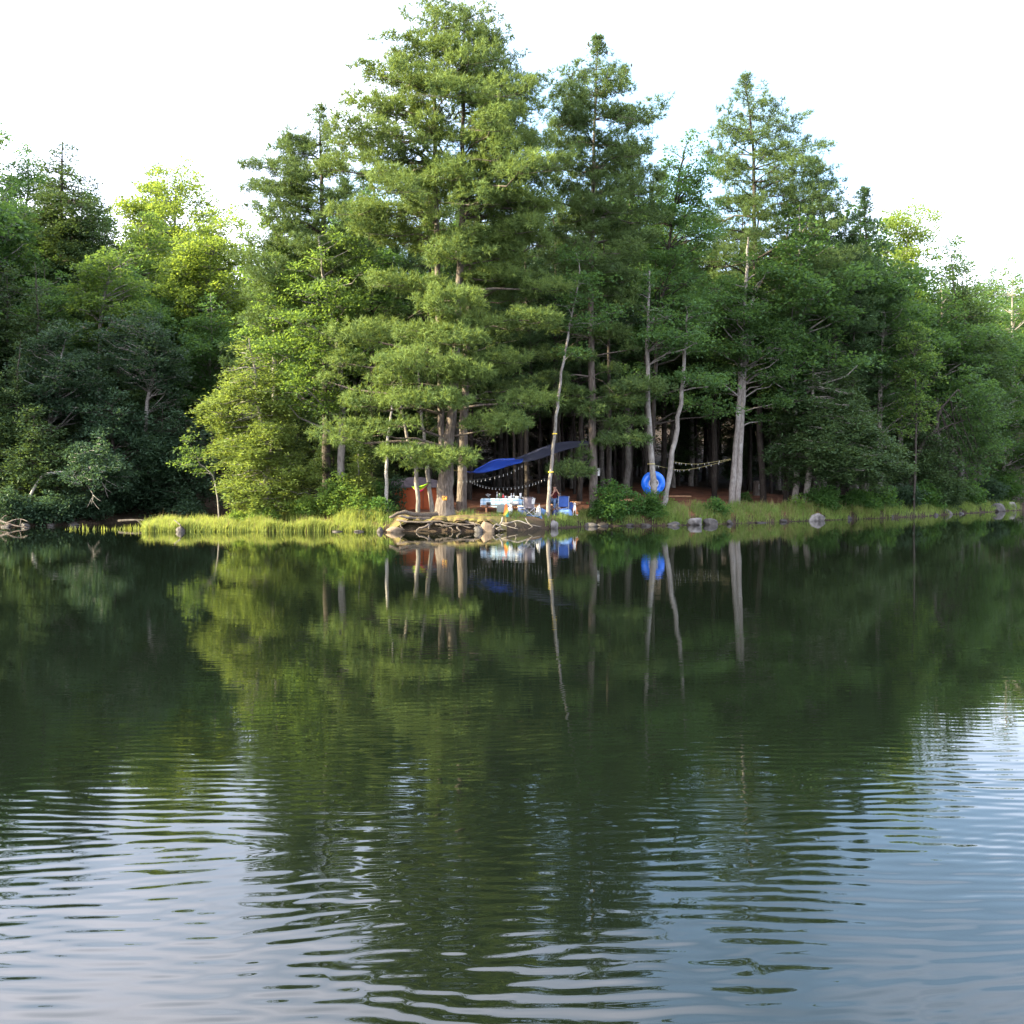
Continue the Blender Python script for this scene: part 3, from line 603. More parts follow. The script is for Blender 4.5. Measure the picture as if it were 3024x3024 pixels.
photo_tree('maple_tree', 'tall green maple filling the space between the two right hand pines', 'leaf', 58,
    [(1925,1470),(1935,1100),(1965,800),(2010,500),(2030,420)], [(392,2010,2085),(440,1960,2095),(520,1890,2150),(640,1850,2160),(760,1830,2150),(900,1850,2150),(1000,1880,2140)],
    110, 'maple', 'bark_dark', rad=(0.13,0.11,0.09,0.06,0.02), seed=28, size=0.26, dens=1.0,
    pads=[(1870,1100,60,26,-1),(2060,1190,70,22,-.5),(2130,1215,60,24,.3),(1960,1170,55,20,.5),(2100,1120,70,24,0),(1850,1180,50,20,.6)])
photo_tree('maple_tree', 'blue green maple in front of the pointed middle pine', 'leaf', 56,
    [(1800,1470),(1800,1100),(1790,850),(1780,650)], [(600,1730,1840),(700,1700,1880),(800,1680,1900),(900,1720,1900),(980,1760,1900)],
    48, 'maple_dark', 'bark_dark', rad=(0.11,0.09,0.07,0.02), seed=29, size=0.32)
photo_tree('hemlock_tree', 'low spreading hemlock with two bare stems over the right hand bank', 'hem', 62.5,
    [(2378,1475),(2390,1380),(2400,1200),(2400,1080)], [(1080,2370,2450),(1160,2310,2530),(1240,2270,2600),(1310,2260,2640),(1370,2280,2680),(1420,2330,2600)],
    150, 'hem', 'bark_grey', rad=(0.22,0.18,0.1,0.02), seed=30, size=0.28, rz=0.45, inner=0.4, scale=1.25)
photo_tree('hemlock_tree', 'thin stemmed hemlock right beside the low spreading hemlock', 'hem', 64,
    [(2412,1465),(2425,1380),(2440,1200),(2450,1000)], [(980,2430,2470),(1080,2380,2530),(1200,2370,2560),(1320,2370,2540),(1390,2380,2520)],
    70, 'hem', 'bark_grey', rad=(0.15,0.12,0.08,0.02), seed=31, size=0.34, rz=0.45, scale=1.15)
photo_tree('pine_tree', 'flat layered pine above the low spreading hemlock', 'pine', 67,
    [(2470,1440),(2460,1000),(2440,700),(2410,520)], [(500,2360,2450),(580,2330,2510),(680,2320,2540),(800,2330,2600),(900,2330,2610),(1000,2340,2580),(1100,2360,2540)],
    70, 'pine_dark', 'bark_dark', rad=(0.22,0.17,0.12,0.03), seed=32, size=0.3, rz=0.45, scale=1.35)
PT = next(o for o in COL.objects if o.get('label', '').startswith('tall pointed pine'))
cm = MB(); cm.lathe([(0,-0.16),(0.03,-0.14),(0.05,-0.08),(0.045,-0.02),(0.02,0.02),(0,0.03)], 8); CONE = cm.mesh('cone', M['bark_dark'], True)
for k_ in range(26):
    cc = [(1690,205),(1845,225),(1850,210),(1835,240),(1765,130),(1745,130),(1790,140),(1860,200)][k_ % 8]
    q_ = P(cc[0]+rng.uniform(-10, 10), cc[1]+rng.uniform(-14, 14), 54+rng.uniform(-.4, .2))-np.array(PT.location); link('cone', CONE, PT, tuple(q_))
# shaded saplings round the hammock
photo_tree('maple_sapling', 'thin leaning stem at the near end of the hammock', 'leaf', 49.6, [(1238,1512),(1228,1400),(1202,1290),(1185,1180),(1190,1080)], None, 0, 'maple_light', 'bark_grey',
    rad=(0.115,0.1,0.075,0.06,0.03), seed=41, pads=[(1170,1060,40,24,.3),(1215,1020,40,24,.5),(1180,1140,36,18,.6)], wob=0.03)
photo_tree('maple_sapling', 'thin straight stem holding the far end of the hammock beside the big pine trunk', 'leaf', 49.9, [(1278,1510),(1266,1420),(1252,1300),(1240,1180),(1230,1040)], None, 0, 'maple_light', 'bark_grey',
    rad=(0.12,0.105,0.08,0.06,0.03), seed=42, pads=[(1230,1000,40,24,.6),(1260,1080,36,20,.6)], wob=0.025)
photo_tree('birch_sapling', 'slim white birch stem in front of the orange tent', 'leaf', 50.2, [(1143,1500),(1141,1400),(1150,1260),(1165,1120)], None, 0, 'maple_light', 'birch',
    rad=(0.1,0.085,0.06,0.03), seed=43, pads=[(1160,1090,36,22,.5),(1130,1180,36,18,.5)], wob=0.02)
photo_tree('hemlock_sapling', 'young hemlock sapling among the bright shrubs', 'hem', 50.2, [(1062,1500),(1060,1420),(1058,1340)], [(1335,1052,1064),(1380,1030,1085),(1430,1000,1110),(1470,990,1115)], 26, 'hem_light', 'bark_grey',
    rad=(0.05,0.035,0.01), seed=44, size=0.5, rz=0.4, twig=0)
photo_tree('maple_sapling', 'small leafy sapling leaning over the water left of the sunlit cedar', 'leaf', 51.6, [(648,1508),(640,1450),(625,1400),(590,1370)], None, 0, 'maple_light', 'bark_grey',
    rad=(0.05,0.04,0.03,0.015), seed=45, pads=[(560,1335,36,14,0),(545,1370,36,16,-.3),(585,1350,34,16,.3),(590,1395,32,16,0),(560,1300,26,10,.2)], scale=0.85)

# ------------------------------------------------------------------ right hand shore
photo_tree('maple_tree', 'grey green maple beside the flat layered pine', 'leaf', 69, [(2600,1440),(2600,1150),(2610,900)], [(760,2560,2680),(850,2500,2740),(960,2490,2770),(1080,2510,2780),(1180,2540,2760),(1260,2580,2720)],
    84, 'maple', 'bark_grey', (0.2,0.15,0.04), 51, 1.2, size=0.3)
photo_tree('maple_tree', 'bright crowned tree on the skyline right of the pines', 'leaf', 80, [(2660,1420),(2660,1000),(2680,700)], [(618,2600,2760),(660,2545,2800),(720,2540,2790),(820,2550,2740),(950,2560,2740)],
    64, 'maple_yellow', 'bark_grey', (0.22,0.16,0.04), 52, 1.3, size=0.3)
photo_tree('maple_tree', 'rounded light green tree on the right hand skyline', 'leaf', 82, [(2840,1440),(2830,1100),(2810,760)], [(695,2780,2820),(740,2730,2880),(820,2720,2920),(950,2730,2960),(1100,2750,2960)],
    84, 'maple_light', 'bark_grey', (0.22,0.16,0.04), 53, 1.3, size=0.28)
photo_tree('maple_tree', 'pale tree at the right edge of the picture', 'leaf', 92, [(2990,1450),(2990,1100),(2990,820)], [(760,2960,3000),(830,2900,3060),(960,2880,3110),(1150,2850,3120),(1300,2850,3120),(1430,2860,3120)],
    100, 'maple_light', 'bark_grey', (0.24,0.16,0.04), 54, 1.4, size=0.27)
photo_tree('maple_tree', 'dark forked tree leaning out over the water on the right hand shore', 'leaf', 71.5, [(2665,1395),(2720,1320),(2762,1272),(2775,1215),(2830,1150)], [(1080,2800,2900),(1160,2770,2970),(1250,2790,3000),(1340,2800,2990),(1420,2820,2940)],
    64, 'maple', 'bark_dark', (0.17,0.15,0.13,0.1,0.04), 55, 1.2, size=0.3, stems=[([(2750,1285),(2790,1262),(2850,1240)], (0.1,0.07,0.03))], tip=True)
photo_tree('hemlock_tree', 'shaggy hemlock hanging low over the right hand waterline', 'hem', 72, [(2700,1470),(2710,1350),(2720,1200)], [(1180,2690,2750),(1280,2640,2810),(1370,2610,2850),(1450,2620,2870),(1500,2650,2830)],
    90, 'hem', 'bark_dark', (0.2,0.14,0.02), 56, 1.25, size=0.3, rz=0.5)
photo_tree('hemlock_tree', 'dark hemlock behind the dark forked leaning tree', 'hem', 80, [(2880,1450),(2860,1100),(2840,820)], [(800,2820,2860),(900,2780,2920),(1050,2760,2960),(1200,2770,2980),(1350,2790,2990)],
    90, 'hem', 'bark_dark', (0.22,0.14,0.02), 57, 1.35, size=0.32, rz=0.45)
photo_tree('maple_tree', 'low bushy tree at the waterline on the right edge', 'leaf', 84, [(2960,1480),(2965,1380),(2970,1200)], [(1150,2900,3080),(1250,2870,3110),(1350,2870,3120),(1440,2880,3110),(1480,2900,3090)],
    70, 'maple', 'bark_grey', (0.2,0.14,0.04), 58, 1.3, size=0.3)
photo_tree('maple_tree', 'fresh green maple with drooping boughs right of the low spreading hemlock', 'leaf', 67, [(2700,1450),(2705,1250),(2700,1050)], [(960,2660,2760),(1020,2640,2780),(1100,2630,2790),(1200,2620,2760),(1290,2640,2740)],
    40, 'maple_light', 'bark_dark', (0.08,0.06,0.03), 59, 1.15, size=0.36)

# ------------------------------------------------------------------ left hand shore
photo_tree('hemlock_tree', 'tall dark hemlock with a thin spire on the left skyline', 'hem', 76, [(180,1300),(182,900),(182,600),(184,400)], [(398,178,190),(440,150,225),(480,120,255),(510,105,265),(560,100,290),(640,80,335),(740,60,355),(850,60,350),(960,90,340)],
    170, 'hem', 'bark_dark', (0.3,0.24,0.14,0.02), 61, 1.5, size=0.28, rz=0.5)
photo_tree('maple_tree', 'leafy tree at the upper left edge of the picture', 'leaf', 70, [(-30,1350),(-30,900),(-25,420)], [(365,-80,10),(420,-100,40),(480,-100,30),(540,-110,80),(640,-120,110),(760,-120,110),(860,-110,80)],
    84, 'maple', 'bark_grey', (0.25,0.18,0.04), 62, 1.25, size=0.27)
photo_tree('maple_tree', 'yellow lit round topped tree on the left skyline', 'leaf', 88, [(510,1250),(510,900),(520,560)], [(478,530,580),(510,430,620),(560,345,640),(640,330,665),(740,340,690),(840,380,690)],
    110, 'maple_yellow', 'bark_grey', (0.25,0.2,0.05), 63, 1.4, size=0.26)
photo_tree('maple_tree', 'pale green tree sloping down towards the left hand pine', 'leaf', 74, [(600,1350),(600,1050),(620,760)], [(615,630,730),(680,550,775),(770,460,785),(860,430,780),(960,440,760),(1060,480,740)],
    130, 'maple_yellow', 'bark_grey', (0.22,0.16,0.05), 64, 1.25, size=0.27)
photo_tree('maple_tree', 'olive green tree with a forked pale stem, middle of the left hand slope', 'leaf', 66, [(290,1300),(295,1000),(308,880),(330,780)], [(715,340,410),(760,250,430),(840,205,450),(930,200,470),(1010,220,450)],
    76, 'maple_light', 'bark_pale', (0.16,0.12,0.09,0.04), 65, 1.15, size=0.28, stems=[([(303,900),(280,860),(265,800)], (0.07,0.05,0.02))])
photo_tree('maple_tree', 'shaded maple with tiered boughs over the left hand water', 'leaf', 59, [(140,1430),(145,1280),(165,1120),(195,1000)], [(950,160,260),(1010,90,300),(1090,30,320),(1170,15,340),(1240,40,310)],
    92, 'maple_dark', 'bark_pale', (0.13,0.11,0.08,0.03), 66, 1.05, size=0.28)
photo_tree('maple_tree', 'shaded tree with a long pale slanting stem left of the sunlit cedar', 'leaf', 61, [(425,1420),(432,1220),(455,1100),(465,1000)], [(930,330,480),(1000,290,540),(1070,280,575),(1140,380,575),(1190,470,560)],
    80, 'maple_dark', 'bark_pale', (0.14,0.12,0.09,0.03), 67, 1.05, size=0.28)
photo_tree('hemlock_tree', 'low dark hemlock drooping to the left hand waterline', 'hem', 55.5, [(90,1510),(95,1400),(100,1230)], [(1200,60,140),(1290,0,200),(1380,-30,240),(1450,-30,260),(1520,0,230)],
    100, 'hem', 'bark_dark', (0.18,0.12,0.02), 68, 1.15, size=0.3, rz=0.5)
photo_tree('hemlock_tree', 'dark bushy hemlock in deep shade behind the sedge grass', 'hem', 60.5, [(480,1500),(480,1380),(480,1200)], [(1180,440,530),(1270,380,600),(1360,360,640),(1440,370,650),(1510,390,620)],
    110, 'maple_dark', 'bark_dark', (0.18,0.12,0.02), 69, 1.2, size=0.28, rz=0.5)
photo_tree('hemlock_tree', 'dark hemlock at the left edge above the drooping hemlock', 'hem', 63, [(20,1420),(20,1100),(20,800)], [(780,-10,60),(880,-60,110),(1000,-90,130),(1150,-100,130),(1300,-100,120)],
    100, 'hem', 'bark_dark', (0.22,0.14,0.02), 70, 1.3, size=0.3, rz=0.5)
photo_tree('maple_tree', 'grey green tree slumped over the shaded left hand water with a bare bleached stem', 'leaf', 54.6, [(60,1440),(120,1412),(170,1396),(230,1390),(290,1375)], [(1290,285,310),(1330,200,340),(1390,165,400),(1440,190,390)],
    40, 'maple_dark', 'birch', (0.08,0.075,0.07,0.06,0.03), 71, 0.95, size=0.34, wob=0.015, tip=True)
photo_tree('maple_tree', 'dark leafy understorey tree between the two shaded stems on the left shore', 'leaf', 58.5, [(330,1460),(335,1330),(330,1200)], [(1160,250,400),(1240,200,440),(1320,220,460),(1400,260,470),(1470,280,440)],
    70, 'maple_dark', 'bark_dark', (0.13,0.1,0.03), 72, 1.05, size=0.3)
photo_tree('maple_tree', 'mid green tree under the tall dark spired hemlock', 'leaf', 68, [(120,1350),(115,1100),(120,860)], [(820,60,200),(900,20,240),(980,20,260),(1060,40,240)],
    60, 'maple', 'bark_grey', (0.16,0.12,0.04), 73, 1.15, size=0.3)
photo_tree('maple_tree', 'light green tree left of the pale sloping tree', 'leaf', 80, [(400,1330),(400,1000),(400,700)], [(640,380,500),(720,330,540),(800,330,540),(900,360,540)],
    56, 'maple_light', 'bark_grey', (0.18,0.14,0.04), 74, 1.35, size=0.3)

# ------------------------------------------------------------------ forest behind, copies of a few trees
def proto(kind, seed, h, z0, R, npads, leaf, bark, r0, scale, wob=0.03, dead=0, rz=0.35, size=0.36):
    t = Tree(seed); r = t.r
    pts = [np.array([0,0,-0.4])]+[np.array([r.normal(0, 0.012*z), r.normal(0, 0.012*z), z]) for z in np.linspace(h*0.25, h, 4)]
    t.stem(pts, [r0, r0*0.8, r0*0.65, r0*0.4, 0.02], 8, 0.2, wob)
    if kind == 'leaf': rows = [(z0, -R*.5, R*.5), (z0+(h-z0)*.3, -R, R), (z0+(h-z0)*.65, -R*.9, R*.9), (h, -R*.25, R*.25)]
    else: rows = [(z0, -R*.75, R*.75), (z0+(h-z0)*.25, -R, R), (z0+(h-z0)*.65, -R*.6, R*.6), (h, -.1, .1)]
    t.outline(rows, npads, kind, 1.0, size, rz)
    if dead: t.dead(dead, 2.0, z0+1, 1.4)
    t.twigs(2)
    return t.meshes(kind, M[leaf], M[bark], scale)
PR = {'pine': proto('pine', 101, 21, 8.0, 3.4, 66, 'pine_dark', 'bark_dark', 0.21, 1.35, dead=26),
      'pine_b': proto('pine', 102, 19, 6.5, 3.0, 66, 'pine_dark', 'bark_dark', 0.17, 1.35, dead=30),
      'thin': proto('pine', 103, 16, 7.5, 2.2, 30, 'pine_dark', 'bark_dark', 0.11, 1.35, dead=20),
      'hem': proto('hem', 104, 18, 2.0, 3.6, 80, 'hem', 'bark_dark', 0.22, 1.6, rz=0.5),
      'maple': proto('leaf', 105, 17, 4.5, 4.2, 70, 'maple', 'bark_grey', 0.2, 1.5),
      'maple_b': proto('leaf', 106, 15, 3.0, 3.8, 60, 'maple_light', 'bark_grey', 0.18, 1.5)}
def copies(kind, name, label, cat, spots, group):
    a, b = PR[kind]
    for x, y, s, rz in spots:
        o = thing(name, label, cat, (x, y, gz(x, y)), rz, group); o.scale = (s, s, s)
        link('trunk', a, o); link('crown', b, o)
r = np.random.default_rng(5)
def scatter(n, x0, x1, y0, y1, mind, s0=0.85, s1=1.15, avoid=()):
    out_ = []
    for _ in range(n*60):
        if len(out_) >= n: break
        x, y = r.uniform(x0, x1), r.uniform(y0, y1)
        if inland(x, y)[0] < 3: continue
        if any((x-a)**2+(y-b)**2 < mind*mind for a, b, *_ in out_) or any((x-a)**2+(y-b)**2 < c*c for a, b, c in avoid): continue
        out_.append((x, y, r.uniform(s0, s1), r.uniform(0, 6.28)))
    return out_
CLEAR = [(-0.5, 53, 4.5), (3, 54.5, 3.5), (8, 57, 3.0), (11, 60, 3.2), (-5.5, 52, 3), (10, 63, 3.6), (14, 66, 3.6), (18, 70, 3.6), (7, 60, 3), (12, 70, 2.5)]
copies('pine', 'forest_pine', 'straight shaded pine trunk deep in the dark woods behind the camp', 'pine tree', scatter(34, -12, 24, 60, 98, 2.6, avoid=CLEAR), 'pines of the dark woods')
copies('pine_b', 'forest_pine', 'shaded pine with many dead lower twigs in the dark woods behind the camp', 'pine tree', scatter(30, -14, 26, 58, 90, 2.4, avoid=CLEAR), 'twiggy pines of the dark woods')
copies('thin', 'forest_sapling', 'thin pole like trunk standing in the dark woods behind the camp', 'tree', scatter(34, -8, 24, 59, 80, 1.8, avoid=CLEAR), 'thin trunks of the dark woods')
copies('hem', 'forest_hemlock', 'dense dark evergreen closing off the back of the woods', 'hemlock', [(x, 100+3*math.sin(x), r.uniform(.9, 1.15), r.uniform(0, 6)) for x in np.arange(-34, 48, 4.2)], 'evergreens at the back of the woods')
copies('maple', 'forest_maple', 'leafy tree of the wooded slope behind the left hand shore', 'tree', scatter(26, -46, -18, 68, 96, 4.0, 0.72, 0.92)+[q for q in scatter(40, -80, -34, 58, 95, 4.0, 1.15, 1.4) if q[0] < -0.5*q[1]-5.5], 'trees of the left hand slope')  # filtered scatter: unseen tall trees left of frame, added to shade the left slope
copies('hem', 'forest_hemlock', 'dark evergreen of the wooded slope behind the left hand shore', 'hemlock', [q for q in scatter(22, -64, -20, 58, 90, 4.0, 0.6, 0.9)]+[(-29,55.5,.6,1),(-32,57,.8,2),(-36,57.5,.9,3),(-41,59,1,4),(-47,60.5,1,5),(-54,62,1,2),(-27.2,56.5,.5,0)], 'evergreens of the left hand slope')  # listed spots, mostly out of frame, added to shade the left bank
copies('maple', 'forest_maple', 'leafy tree of the wooded shore receding on the right', 'tree', scatter(22, 20, 42, 74, 105, 4.2, 0.95, 1.2)+scatter(20, 42, 90, 90, 150, 5.0, 0.85, 1.05), 'trees of the right hand shore')
copies('maple', 'forest_maple', 'leafy tree standing among the dark pines behind the point', 'tree', scatter(22, -16, 24, 62, 92, 4.0, 0.95, 1.2, CLEAR), 'leafy trees among the dark pines')
copies('hem', 'forest_hemlock', 'low evergreen filling the shade behind the sunlit cedar', 'hemlock', [(x, y, s, s*9) for x, y, s in ((-13,57,.5),(-10.5,59,.6),(-8,57.5,.45),(-12,63,.7),(-7,62,.6),(-15,66,.8),(-9.5,54.5,.35),(-4.5,60,.5),(-5,65,.7))], 'evergreens behind the sunlit cedar')
copies('hem', 'forest_hemlock', 'low evergreen undergrowth deep in the dark woods', 'hemlock', [(x+r.uniform(-.6,.6), 84+5*math.sin(x*1.3)+r.uniform(0,4), r.uniform(.42,.6), r.uniform(0,6)) for x in np.arange(-16, 36, 2.1)], 'low evergreens in the dark woods')

# ------------------------------------------------------------------ shore: roots, rocks, sticks, grass, shrubs
HERO = next(o for o in COL.objects if o.get('label', '').startswith('tallest double'))
hb = np.array(HERO.location)
def on(u, v, D, dz=0.0):
    """point of the ground seen at u (v only helps to choose D)"""
    x = P(u, v, D)[0]; return np.array([x, D, gz(x, D)+dz])
def root(pts, r0, r1, mat='root', parent=HERO, name='root'):
    p = smooth_path([np.asarray(q)-hb for q in pts], 5); p[1:-1] += rng.normal(0, 0.015, (len(p)-2, 3))
    m = MB(); m.tube(p, np.linspace(r0, r1, len(p))*(1+rng.normal(0, 0.08, len(p))), 7); return m.build(name, M[mat], parent, True)
def Q(u, v, D): return P(u, v, D)
root([Q(1300,1520,48.5), Q(1262,1522,48.0), Q(1225,1520,47.6), Q(1190,1512,47.4), Q(1150,1528,47.2)], 0.17, 0.06)
root([Q(1300,1532,48.2), Q(1265,1532,47.6), Q(1220,1530,47.2), Q(1178,1524,47.0)], 0.11, 0.05)
root([Q(1318,1535,48.0), Q(1290,1540,47.3), Q(1270,1548,47.0), Q(1266,1562,46.8)], 0.08, 0.03)
root([Q(1335,1532,48.2), Q(1360,1538,47.6), Q(1390,1545,47.2), Q(1430,1552,47.0)], 0.10, 0.03)
root([Q(1172,1536,47.0), Q(1230,1542,46.85), Q(1290,1540,46.9), Q(1345,1547,46.85), Q(1405,1551,46.9)], 0.05, 0.035)
root([Q(1285,1546,46.95), Q(1318,1553,46.85), Q(1350,1549,46.9), Q(1392,1559,46.8)], 0.055, 0.025)
root([Q(1268,1541,47.0), Q(1262,1552,46.85), Q(1240,1560,46.75), Q(1228,1570,46.7)], 0.055, 0.03)
root([Q(1355,1547,47.05), Q(1350,1558,46.9), Q(1362,1569,46.8)], 0.06, 0.035)
root([Q(1310,1548,46.95), Q(1330,1557,46.85), Q(1338,1569,46.75)], 0.035, 0.02)
for k in range(3):
    u = rng.uniform(1180, 1430); du = rng.normal(0, 34); v1 = rng.uniform(1552, 1570); t0 = rng.uniform(0.014, 0.034)
    root([Q(u, 1540+rng.uniform(0, 6), 47.0), Q(u+du*0.3+rng.normal(0, 6), 1543+(v1-1543)*rng.uniform(.2, .6), 46.88), Q(u+du*0.7+rng.normal(0, 6), 1543+(v1-1543)*rng.uniform(.5, .9), 46.8), Q(u+du, v1, 46.72)], t0, t0*0.5)

M['turf'] = solid('mossy soil', (0.13,0.125,0.035), (0.10,0.07,0.042), 2.2, 0.95, 0.1, 0.6, 12)
def ledge():
    def f(s_, t_):
        x = -5.7+5.4*s_; y1 = np.interp(x, SHORE[10:, 0], SHORE[10:, 1]); e = min(1, 6*s_, 6*(1-s_))
        yf = y1-(0.12+0.16*math.sin(7*x)+0.1*math.sin(13*x+1))*e; y = y1+1.1+(yf-y1-1.1)*t_
        z = (gz(x, y1+1.1)+0.015)*(1-t_)+(0.47+0.05*math.sin(5*x)+0.03*math.sin(17*x))*t_*e+0.0
        if t_ > 0.92: z -= 0.05
        return np.array([x, y, z])
    m = MB(); m.grid(f, 70, 12, 0.10); return tag(m.build('turf_ledge', M['turf'], None, True), 'mossy turf ledge overhanging the exposed pine roots', 'bank', kind='structure')
ledge()
def rock(label, u, D, w, h, mat, seed, dz=-0.05, flat=0.7, group=None, x=None):
    r_ = np.random.default_rng(seed); n, k = 18, 10; CUT = unit(r_.normal(size=(9, 3))); CC = r_.uniform(0.55, 0.88, 9)
    V = []; th = np.linspace(0, math.pi, k)
    A = r_.normal(0, 1, (6, 3)); B_ = r_.uniform(0.05, 0.16, 6); Fq = r_.uniform(1.5, 4, 6); ph = r_.uniform(0, 6, 6)
    for t_ in th:
        for j in range(n):
            d = np.array([math.sin(t_)*math.cos(2*math.pi*j/n), math.sin(t_)*math.sin(2*math.pi*j/n), math.cos(t_)])
            s_ = 1+sum(b*math.sin(f*(a@d)+p_) for a, b, f, p_ in zip(A, B_, Fq, ph))*0.7
            q = d*s_
            for a, cc in zip(CUT, CC):
                e = a@q-cc
                if e > 0: q = q-a*e
            V.append(q*np.array([w/2, w/2*flat, h*0.62])*1.12)
    F = []
    for i in range(k-1):
        for j in range(n):
            a0, b0, c0, d0 = i*n+j, i*n+(j+1) % n, (i+1)*n+(j+1) % n, (i+1)*n+j; F += [(a0, d0, c0), (a0, c0, b0)]
    m = MB().add(V, F); xx = P(u, 1540, D)[0] if x is None else x
    o = m.build('rock', M[mat], None, False); o.location = (xx, D, h*0.32+dz); o.rotation_euler = (0, 0, r_.uniform(-0.4, 0.4))
    return tag(o, label, 'rock', group)
rock('long flat slab of rock left of the exposed pine roots', 1165, 46.6, 0.95, 0.34, 'rock_warm', 1)
rock('large dark boulder with a white lichen top on the right hand bank', 2408, 59.6, 0.95, 0.52, 'rock_pale', 2)
rock('pale split boulder at the waterline in front of the clothesline', 2052, 54.0, 0.85, 0.45, 'rock_pale', 3)
rock('grey rock right of the pale split boulder', 2100, 54.4, 0.75, 0.45, 'rock', 4)
rock('low flat rock left of the pale split boulder', 1988, 53.2, 0.6, 0.26, 'rock', 5)
rock('small flat rock just left of the broad leaved bush', 1744, 52.1, 0.66, 0.26, 'rock', 6)
rock('pale wedge shaped rock below the sitting dog', 1637, 50.0, 0.4, 0.42, 'rock_pale', 7)
rock('round tan boulder at the waterline right of the roots', 1438, 47.0, 0.75, 0.62, 'rock_warm', 8)
rock('round grey stone beside the tan boulder', 1414, 46.9, 0.42, 0.4, 'rock', 9)
rock('small dark stone at the edge of the sedge by the slab', 1122, 46.7, 0.3, 0.26, 'rock_dark', 10)
rock('low dark rock awash in front of the sedge', 995, 47.0, 0.66, 0.14, 'rock_dark', 11)
rock('second low rock awash nearer the roots', 1062, 47.0, 0.48, 0.12, 'rock_dark', 12)
rock('dark stump like rock among the sedge grass', 534, 46.9, 0.5, 0.36, 'rock_dark', 13)
rock('pale round rock at the foot of the right hand shore', 2792, 70.2, 0.7, 0.5, 'rock_pale', 14)
rock('tall pale rock at the far right of the shore', 2985, 79.5, 1.0, 0.8, 'rock_pale', 15)
rock('grey rock beside the tall pale rock at the far right', 2945, 77.2, 1.1, 0.7, 'rock', 16)
for i, (u, D) in enumerate([(1560,49.3),(1800,52.75),(1850,52.85),(1915,53),(2150,55.2),(2235,56.6),(2315,58.0),(2500,61.7),(2600,63.8),(2640,64.7),(2745,68),(2830,71.6),(2862,73),(2900,75),(2925,76.4),(2960,78),(3005,80.5)]):
    rock('small dark shoreline rock half hidden under the bank plants', u+rng.uniform(-18, 18), D-rng.uniform(-.1, .3), rng.uniform(.3, 1.0), rng.uniform(.14, .36), 'rock_dark', 60+i, group='dark rocks along the waterline')
for i, (u, D) in enumerate([(20,51.6),(75,52.0),(150,52.6),(215,53.4)]):
    rock('small dark rock in the shade at the left hand waterline', u, D, rng.uniform(.4, .8), rng.uniform(.2, .3), 'rock_dark', 90+i, group='dark rocks on the left shore')

def sticks(name, label, cat, lines, mat, parent=None):
    o = thing(name, label, cat, tuple(lines[0][0][0])); b0 = np.array(lines[0][0][0])
    for i, (pts, r0, r1) in enumerate(lines):
        p = smooth_path([np.asarray(q)-b0 for q in pts], 4); m = MB(); m.tube(p, np.linspace(r0, r1, len(p)), 6); m.build('stem' if i == 0 else 'branch', M[mat], o, True)
    return o
sticks('fallen_branch', 'bleached fallen branch with forked twigs below the rainbow cloth', 'branch', [
    ([Q(1484,1545,47.4), Q(1500,1545,47.3), Q(1530,1538,47.3), Q(1560,1548,47.3), Q(1598,1556,47.4)], 0.045, 0.02),
    ([Q(1552,1530,47.5), Q(1558,1542,47.4), Q(1566,1549,47.3)], 0.03, 0.02), ([Q(1480,1548,47.3), Q(1505,1556,47.1), Q(1530,1562,47.0)], 0.03, 0.015),
    ([Q(1565,1550,47.3), Q(1572,1556,47.2), Q(1560,1562,47.1)], 0.02, 0.01), ([Q(1520,1542,47.3), Q(1524,1552,47.2), Q(1518,1560,47.1)], 0.02, 0.01)], 'drift')
sticks('driftwood_stump', 'upright bleached root stub at the waterline left of the fallen branch', 'driftwood', [
    ([Q(1484,1528,47.2), Q(1482,1540,47.1), Q(1476,1552,47.0), Q(1484,1566,46.9)], 0.05, 0.03), ([Q(1476,1552,47.0), Q(1462,1550,46.9), Q(1455,1560,46.8)], 0.04, 0.02),
    ([Q(1480,1555,46.9), Q(1466,1562,46.8), Q(1490,1564,46.8)], 0.035, 0.02), ([Q(1470,1546,47.0), Q(1458,1554,46.9), Q(1475,1568,46.8)], 0.03, 0.02)], 'drift')
sticks('fallen_branch', 'grey dead branches lying in the water at the far left', 'branch', [
    ([Q(-30,1528,50.5), Q(20,1545,50.3), Q(48,1553,50.2), Q(84,1558,50.1)], 0.06, 0.02), ([Q(20,1545,50.3), Q(40,1536,50.3), Q(62,1533,50.4), Q(82,1540,50.2)], 0.035, 0.015),
    ([Q(0,1540,50.4), Q(12,1525,50.5), Q(20,1522,50.5)], 0.03, 0.01), ([Q(30,1548,50.2), Q(8,1552,50.2), Q(-10,1556,50.1)], 0.03, 0.015), ([Q(62,1533,50.4), Q(60,1546,50.2), Q(56,1556,50.1)], 0.02, 0.01)], 'bark')
sticks('dead_branch', 'drooping bare twigs under the slumped tree on the left', 'branch', [
    ([Q(240,1400,54.2), Q(262,1440,54.0), Q(275,1462,53.8), Q(270,1490,53.7)], 0.035, 0.012), ([Q(275,1462,53.8), Q(290,1475,53.7), Q(300,1480,53.7)], 0.02, 0.008),
    ([Q(272,1470,53.8), Q(262,1490,53.7), Q(256,1500,53.7)], 0.018, 0.006), ([Q(275,1480,53.7), Q(285,1495,53.7), Q(294,1504,53.6)], 0.015, 0.006), ([Q(300,1420,54.1), Q(310,1440,54.0), Q(330,1455,54.0)], 0.02, 0.006), ([Q(310,1430,54), Q(312,1450,54), Q(320,1470,53.9)], 0.015, 0.006)], 'bark_grey')
